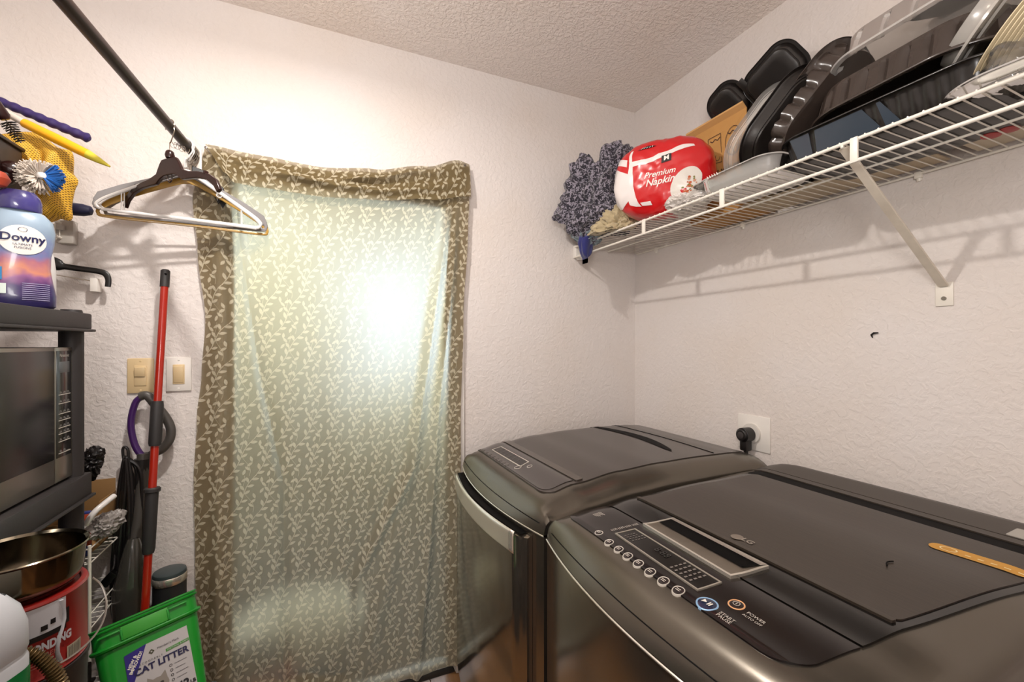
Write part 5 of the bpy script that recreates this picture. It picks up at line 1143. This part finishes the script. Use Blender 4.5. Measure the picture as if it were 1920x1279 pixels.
m = MB(); text(m, 'DIST', .026, lambda u, v: Vector((.0638, .018+u, .105+v))); text(m, 'VINE', .020, lambda u, v: Vector((.0638, .022+u, .082+v))); m.build('lettering', WHITE, jg, world=False, smooth=False)
# corrugated hose
hp = [on(20, 1235, 1, .885), on(50, 1226, 1, .885), on(76, 1236, 1, .885), on(98, 1256, 1, .885), on(112, 1282, 1, .885), on(124, 1325, 1, .885)]
sp_ = smoothpath(hp, 36); m = MB(); m.tube(sp_, [.0088+.0016*math.sin(i*.9) for i in range(len(sp_))], 16)
tag(centre(m.build('corrugated_hose', mat('hose_bronze', '#5d4a2c', .35, .6))), 'bronze corrugated hose curling in front of the paint can', 'hose')
# litter bucket
X_ = Vector((.931, .344, .124)).normalized(); Z_ = Vector((-.252, .358, .901)).normalized(); Rb = basis(X_, Z_); BW, BD, BH = .285, .225, .34
BS = .735; ftc = Vector((-.420, 1.388, CAMZ-.684))      # middle of the front top edge
Yb = Rb @ Vector((0, 1, 0)); org = ftc+Yb*(BD/2*BS)-(Rb @ Vector((0, 0, BH*BS)))
bk = thing('litter_bucket', 'bright green cat litter bucket tipped back against the pile', 'bucket', org, Rb); bk.scale = (BS, BS, BS)
GR = mat('bucket_green', '#178a26', .38, coat=.15, vary=(4, .06)); O = rrect(BW, BD, .045, 120); n = 120
lev = [(0, -.022), (.004, -.018), (BH-.078, -.004), (BH-.074, .006), (BH-.068, .009), (BH-.064, .008), (BH-.062, -.001), (BH-.018, .0), (BH-.016, .006), (BH-.012, .008), (BH-.009, .002), (BH-.006, .002), (BH-.004, .006), (BH-.001, .006), (BH, .003), (BH-.001, -.008), (BH-.006, -.012)]
m = MB(); m.add([(p.x+nn.x*off, p.y+nn.y*off, z) for z, off in lev for p, nn, t_, q_ in O], [(j*n+i, j*n+(i+1) % n, (j+1)*n+(i+1) % n, (j+1)*n+i) for j in range(len(lev)-1) for i in range(n)]); m.f.append(tuple(range(n-1, -1, -1))); m.m.append(0); m.f.append(tuple((len(lev)-1)*n+i for i in range(n))); m.m.append(0)
m.build('bucket_body', GR, bk, world=False)
for s_ in (-1, 1):
    xa, xb = (-.125, -.070) if s_ < 0 else (.060, .112); xr = xb if s_ < 0 else xa
    m = MB(); m.rbox((min(xr, xr-.006*s_), -BD/2-.008, BH-.062), (max(xr, xr-.006*s_), -BD/2+.002, BH-.026), .002); m.rbox((xa, -BD/2-.008, BH-.032), (xb, -BD/2+.002, BH-.026), .002); m.build('grip_rib', GR, bk, world=False)
MB().rbox((-.068, -BD/2-.005, BH-.062), (.058, -BD/2+.002, BH-.020), .002).build('grip_plate', mat('bucket_green_plate', '#3c9a35', .42), bk, world=False)
def bf(u, v, d=.0016):
    """bucket front: u right of centre, v above the bottom"""
    k = -.018+(-.004+.018)*min(1, v/(BH-.078)); return Vector((u, -BD/2-k-d, v))
def flatpoly(pts, name, m_, d, par=bk): mb = MB(); mb.add([bf(a, b, d) for a, b in pts], [tuple(range(len(pts)))]); return mb.build(name, m_, par, world=False, smooth=False)
LW = mat('label_white', '#b9b6b6', .45); LP = mat('label_purple', '#2a2078', .45); LK = mat('label_black', '#1b1a22', .5); LG_ = mat('label_green2', '#4a8f3c', .5); LNV = mat('label_navy2', '#22204a', .5)
lb = flatpoly([(-.062, .02), (.100, .02), (.100, .235), (-.012, .235), (-.062, .205)], 'label', LW, .0022)
flatpoly([(-.070, .228), (-.012, .236), (-.062, .122), (-.070, .130)], 'corner_flash', LP, .0030, lb)
tf = lambda cx, cy, a=0, d=.0042: (lambda u, v: bf(cx+u*math.cos(a)-v*math.sin(a), cy+u*math.sin(a)+v*math.cos(a), d))
m = MB(); text(m, 'NEW &\nIMPROVED!', .0125, tf(-.048, .196, 1.0), bold=.0004); m.build('lettering', WHITE, lb, world=False, smooth=False)
flatpoly([(-.010, .205), (-.002, .213), (.006, .205), (-.002, .197)], 'diamond_emblem', mat('olive_mark', '#4a4a35', .5), .0034, lb)
flatpoly([(-.005, .205), (-.002, .208), (.001, .205), (-.002, .202)], 'diamond_centre', LW, .0040, lb)
m = MB(); text(m, "Member's Mark", .0095, tf(.043, .207)); m.build('lettering', LK, lb, world=False, smooth=False)
flatpoly([(.034, .192), (.099, .195), (.099, .186), (.034, .183)], 'green_strip', LG_, .0034, lb)
m = MB(); text(m, 'NATURAL & SAFE', .0075, tf(.067, .1888, .04)); m.build('lettering', LW, lb, world=False, smooth=False)
m = MB(); text(m, 'S C O O P A B L E', .0078, tf(-.006, .181)); m.build('lettering', LK, lb, world=False, smooth=False)
m = MB(); text(m, 'CAT LITTER', .0275, tf(.020, .162), bold=.0009); m.build('lettering', LNV, lb, world=False, smooth=False)
for k in range(4):
    y_ = .136-.0155*k; m = MB(); n_ = 14
    for i in range(n_): a, a2 = 2*PI*i/n_, 2*PI*(i+1)/n_; m.add([bf(.040+r_*math.cos(q_), y_+r_*math.sin(q_), .0034) for q_, r_ in ((a, .0028), (a2, .0028), (a2, .0042), (a, .0042))], [(0, 1, 2, 3)])
    m.build('bullet_ring', LK, lb, world=False, smooth=False)
    flatpoly([(.050, y_-.0008), (.084-.006*(k % 2), y_-.0008), (.084-.006*(k % 2), y_+.0008), (.050, y_+.0008)], 'bullet_line', mat('line_grey', '#77757a', .5), .0034, lb)
m = MB(); text(m, '42', .034, tf(.064, .060), bold=.0012); text(m, 'LB', .015, tf(.090, .056), bold=.0006); m.build('lettering', LK, lb, world=False, smooth=False)
# printed grey kitten face
KG = mat('print_fur', '#8c857c', .6); KD = mat('print_fur_dark', '#3d3835', .6)
ell = lambda cx, cy, a_, b_, nm, m_, d: flatpoly([(cx+a_*math.cos(2*PI*i/20), cy+b_*math.sin(2*PI*i/20)) for i in range(20)], nm, m_, d, lb)
ell(.000, .095, .030, .026, 'printed_face', KG, .0034); flatpoly([(-.028, .100), (-.024, .132), (-.006, .116)], 'printed_ear', KG, .0032, lb); flatpoly([(.028, .100), (.024, .132), (.006, .116)], 'printed_ear', KG, .0032, lb)
for s_ in (-1, 1): ell(.011*s_, .100, .0055, .0045, 'printed_eye', KD, .0040)
flatpoly([(-.062, .125), (-.050, .125), (-.030, .02), (-.062, .02)], 'black_flash', LK, .0032, lb)
o = thing('storage_tote', 'dark grey storage tote under the green bucket, below the picture', 'tote', (-.33, 1.36, 0))
m = MB(); m.rbox((-.545, 1.20, 0), (-.29, 1.48, .40), .015, 3); m.rbox((-.552, 1.193, .39), (-.283, 1.487, .425), .006); m.build('tote_body', mat('tote_grey', '#34353a', .5), o)
# mop pole
MR = mat('mop_red', '#a3200f', .28, coat=.4); MG = mat('mop_grip', '#2c2a2a', .55)
top_, low_ = Vector((-.4665, 1.715, CAMZ+.243)), Vector((-.4825, 1.600, CAMZ-.741)); dv = (low_-top_).normalized(); Lp = 1.62
mp = thing('mop_pole', 'red mop pole with dark grips leaning against the wall by the light switches', 'mop', top_+dv*Lp)
at_ = lambda t: top_+dv*t
tt = lambda py: (645-py)/805.
def tz(py):   # distance along the pole whose image height is py
    lo, hi = 0, Lp
    for _ in range(30):
        md = (lo+hi)/2; q = at_(md); ww = SN*q.x+CS*q.y; yy_ = 645-805*(q.z-CAMZ)/ww
        if yy_ < py: lo = md
        else: hi = md
    return lo
MB().tube([at_(tz(520)), at_(Lp)], .0105, 18).build('pole', MR, mp)
m = MB(); m.tube([at_(0)+dv*.004, at_(.008), at_(tz(538))], [.009, .0125, .0125], 18); m.build('end_cap', MG, mp)
MB().lathe([(.0035, -.0005), (.0035, .001), (0, .001)], (0, 0, 0), 14).build('cap_hole', DARK, mp, world=False).matrix_local = Matrix.Translation(at_(.02)-ORG[mp]+Vector((.004, -.0115, 0))) @ Matrix.Rotation(PI/2, 4, 'X')
MB().tube([at_(tz(752)), at_(tz(760)), at_(tz(830)), at_(tz(836))], [.0145, .0165, .0165, .0145], 18).build('grip', MG, mp)
m = MB(); m.tube([at_(tz(914)), at_(tz(916)), at_(tz(922)), at_(tz(924)), at_(tz(1030)), at_(tz(1038))], [.018, .021, .021, .0165, .0160, .0135], 18); m.build('grip', MG, mp)
# vacuum
VG = mat('vacuum_grey', '#4a4642', .4); VP = mat('vacuum_purple', '#3d1b58', .35, coat=.2); VD = mat('vacuum_dark', '#1f1c1b', .4)
yv = 1.735; V = lambda px, py, y=yv: on(px, py, 1, y)
vc = thing('vacuum_cleaner', 'upright vacuum cleaner with purple loop handle behind the red pole', 'vacuum', (-.53, 1.68, 0))
MB().tube(smoothpath([V(272, 742), V(256, 752), V(247, 780), V(246, 805), V(252, 832), V(262, 850), V(276, 862)], 6), [.009]*2+[.0095]*35, 14).build('handle_loop', VP, vc)
m = MB(); m.tube(smoothpath([V(262, 744), V(276, 742), V(292, 760), V(310, 782), V(320, 803), V(318, 824), V(304, 842), V(288, 850), V(278, 862)], 6), .0135, 14, flat=.8); m.build('handle_grip', VG, vc)
m = MB(); m.tube([V(270, 850), V(268, 900, 1.73), V(255, 1010, 1.715), V(246, 1120, 1.70), Vector((-.545, 1.69, .12))], [.018, .0165, .0165, .018, .022], 16); m.build('wand', VG, vc)
m = MB(); m.rbox((-.038, -.035, -.055), (.038, .035, .055), .012, 3, M=Matrix.Translation(V(266, 900, 1.705))); m.v = [tuple(v) for v in m.v]; 
MB().tube([V(268, 860), V(266, 915)], [.022, .020], 14).build('wand_collar', VD, vc)
pts = [V(250, 1010, 1.69), V(248, 1060, 1.68), V(245, 1130, 1.68), Vector((-.53, 1.675, .45)), Vector((-.53, 1.675, .12))]
MB().tube(smoothpath(pts, 6), [.014+.030*min(1, i/10) for i in range(25)], 18).build('dust_bin', mat('bin_smoke', '#3a3833', .25, coat=.4), vc)
m = MB(); m.rbox((-.635, 1.50, .0), (-.556, 1.76, .12), .02, 3); 
m = MB(); m.rbox((-.66, 1.585, .0), (-.44, 1.76, .11), .025, 3); m.build('floor_head', VD, vc)
m = MB(); m.tube(smoothpath([V(233, 870), V(230, 845), V(234, 838), V(240, 845), V(241, 870)], 4), .004, 8); m.build('cord_hook', VD, vc)
for k, (dxa, dxb, lw, yy2) in enumerate(((218, 232, 1150, 1.72), (224, 246, 1165, 1.712), (232, 258, 1120, 1.722), (228, 240, 1180, 1.706), (240, 264, 1090, 1.715))):
    pts = [V(236, 856+k*2, yy2), V(dxa+8, 900, yy2), V(dxa-2, 1000, yy2), V(dxa-8, 1080, yy2), V(dxa-6, lw, yy2), V((dxa+dxb)/2-4, lw+18, yy2), V(dxb-6, lw, yy2), V(dxb, 1050, yy2), V(dxb+2, 940, yy2), V(dxb-2, 880, yy2)]
    MB().tube(smoothpath(pts, 6, True), .0058, 8, closed=True).build('cord_loop', BLACKP, vc)
MB().rbox((-.012, -.010, -.022), (.012, .010, .022), .004, M=Matrix.Translation(V(205, 1085, 1.68)) @ Matrix.Rotation(.7, 4, 'Y')).build('cord_plug', BLACKP, vc)
MB().tube(smoothpath([V(208, 1078, 1.685), V(214, 1060, 1.70), V(216, 1030, 1.715), V(219, 1000, 1.72)], 5), .004, 8).build('cord', BLACKP, vc)
# canister behind bucket
o = thing('canister', 'round canister with dark lid and silver band behind the green bucket', 'canister', (-.455, 1.715, .372))
cz = CAMZ-.745; cx_, cy_ = -.455, 1.712
MB().lathe([(0, .112), (.042, .112), (.044, .118), (.044, cz-.02)], (cx_, cy_, 0), 40).build('canister_body', mat('can_dark', '#2b2c2e', .4), o)
MB().lathe([(.0445, cz-.02), (.046, cz-.018), (.046, cz+.002), (.0445, cz+.004)], (cx_, cy_, 0), 40).build('silver_band', SILV, o)
MB().lathe([(.0445, cz+.004), (.045, cz+.008), (.043, cz+.014), (.036, cz+.017), (0, cz+.018)], (cx_, cy_, 0), 40).build('lid', mat('lid_slate', '#3a4345', .35), o)
o.location.z = .112
for ch in o.children: ch.location.z = .372-.112
# ================================================================ WIRE RACK BETWEEN UNIT AND WALL
rk = thing('wire_rack', 'white wire basket rack between the black shelving unit and the wall', 'rack', (-.70, 1.65, 0))
rx0, rx1, ry0, ry1 = -.83, -.585, 1.535, 1.765
for z in (CAMZ-.56, CAMZ-.60, CAMZ-.74, CAMZ-.78, .35):
    MB().tube([(rx0, ry0, z), (rx1, ry0, z), (rx1, ry1, z), (rx0, ry1, z)], .0022, 6, closed=True).build('ring_wire', WIRE, rk)
for z in (CAMZ-.60, CAMZ-.78, .35):
    for i in range(9): y = ry0+.005+i*.0275; MB().tube([(rx0, y, z+.003), (rx1, y, z+.003)], .0016, 6).build('wire', WIRE, rk)
for x_ in (rx0, rx1):
    for y in (ry0, ry1): MB().tube([(x_, y, 0), (x_, y, CAMZ-.55)], .004, 8).build('post', WIRE, rk)
bz = CAMZ-.595
o = thing('cardboard_box', 'open brown cardboard box on the white wire rack beside the wall', 'box', (-.68, 1.69, bz))
KB = mat('card_brown', '#8f6b3f', .75, vary=(20, .1)); m = MB(); X0, X1, Y0_, Y1_, Z1_ = -.78, -.605, 1.60, 1.755, bz+.17
MB().rbox((X0, Y0_, bz), (X1, Y1_, bz+.004), .001).build('box_bottom', KB, o)
for lo, hi in (((X0, Y0_, bz), (X0+.003, Y1_, Z1_)), ((X1-.003, Y0_+.05, bz), (X1, Y1_, Z1_-.04)), ((X0, Y1_-.003, bz), (X1, Y1_, Z1_)), ((X0, Y0_, bz), (X1, Y0_+.003, Z1_-.08))): MB().rbox(lo, hi, .001).build('box_side', KB, o)
o = thing('snack_packet', 'blue packet with orange print standing by the brown cardboard box', 'packet', (-.60, 1.59, bz))
MB().rbox((-.655, 1.575, bz), (-.600, 1.592, bz+.125), .004).build('packet_body', mat('packet_blue', '#23306e', .4), o); MB().rbox((-.615, 1.5735, bz+.03), (-.5995, 1.590, bz+.12), .003).build('packet_print', mat('packet_orange', '#b4492b', .45), o)
m = MB(); m.tube(smoothpath([on(160, 985, 1, 1.535), on(176, 962, 1, 1.54), on(195, 945, 1, 1.56), on(214, 930, 1, 1.59)], 6), .0075, 12); tag(centre(m.build('white_tube', HW)), 'bent white plastic tube lying across the rack items', 'tube')
m = lobes(on(196, 985, 1, 1.585), [((0, 0, 0), .032), ((-.03, -.01, -.01), .028), ((.02, .01, .012), .024)], 41, .2, .1, nu=80, nv=50); tag(centre(m.build('plastic_bag', mat('bag_grey', '#8c8681', .4, coat=.2, vary=(30, .35)))), 'crumpled grey plastic bag on the white wire rack', 'bag')
m = lobes(on(166, 868, 1, 1.62), [((0, 0, 0), .030), ((.012, 0, .022), .022), ((.004, 0, -.028), .020), ((-.03, 0, 0), .03)], 43, .25, .1, nu=70, nv=44); tag(centre(m.build('black_bag', BLACKP)), 'crumpled black plastic bag behind the shelving unit post', 'bag')
# pet blanket seen through the foot of the cloth
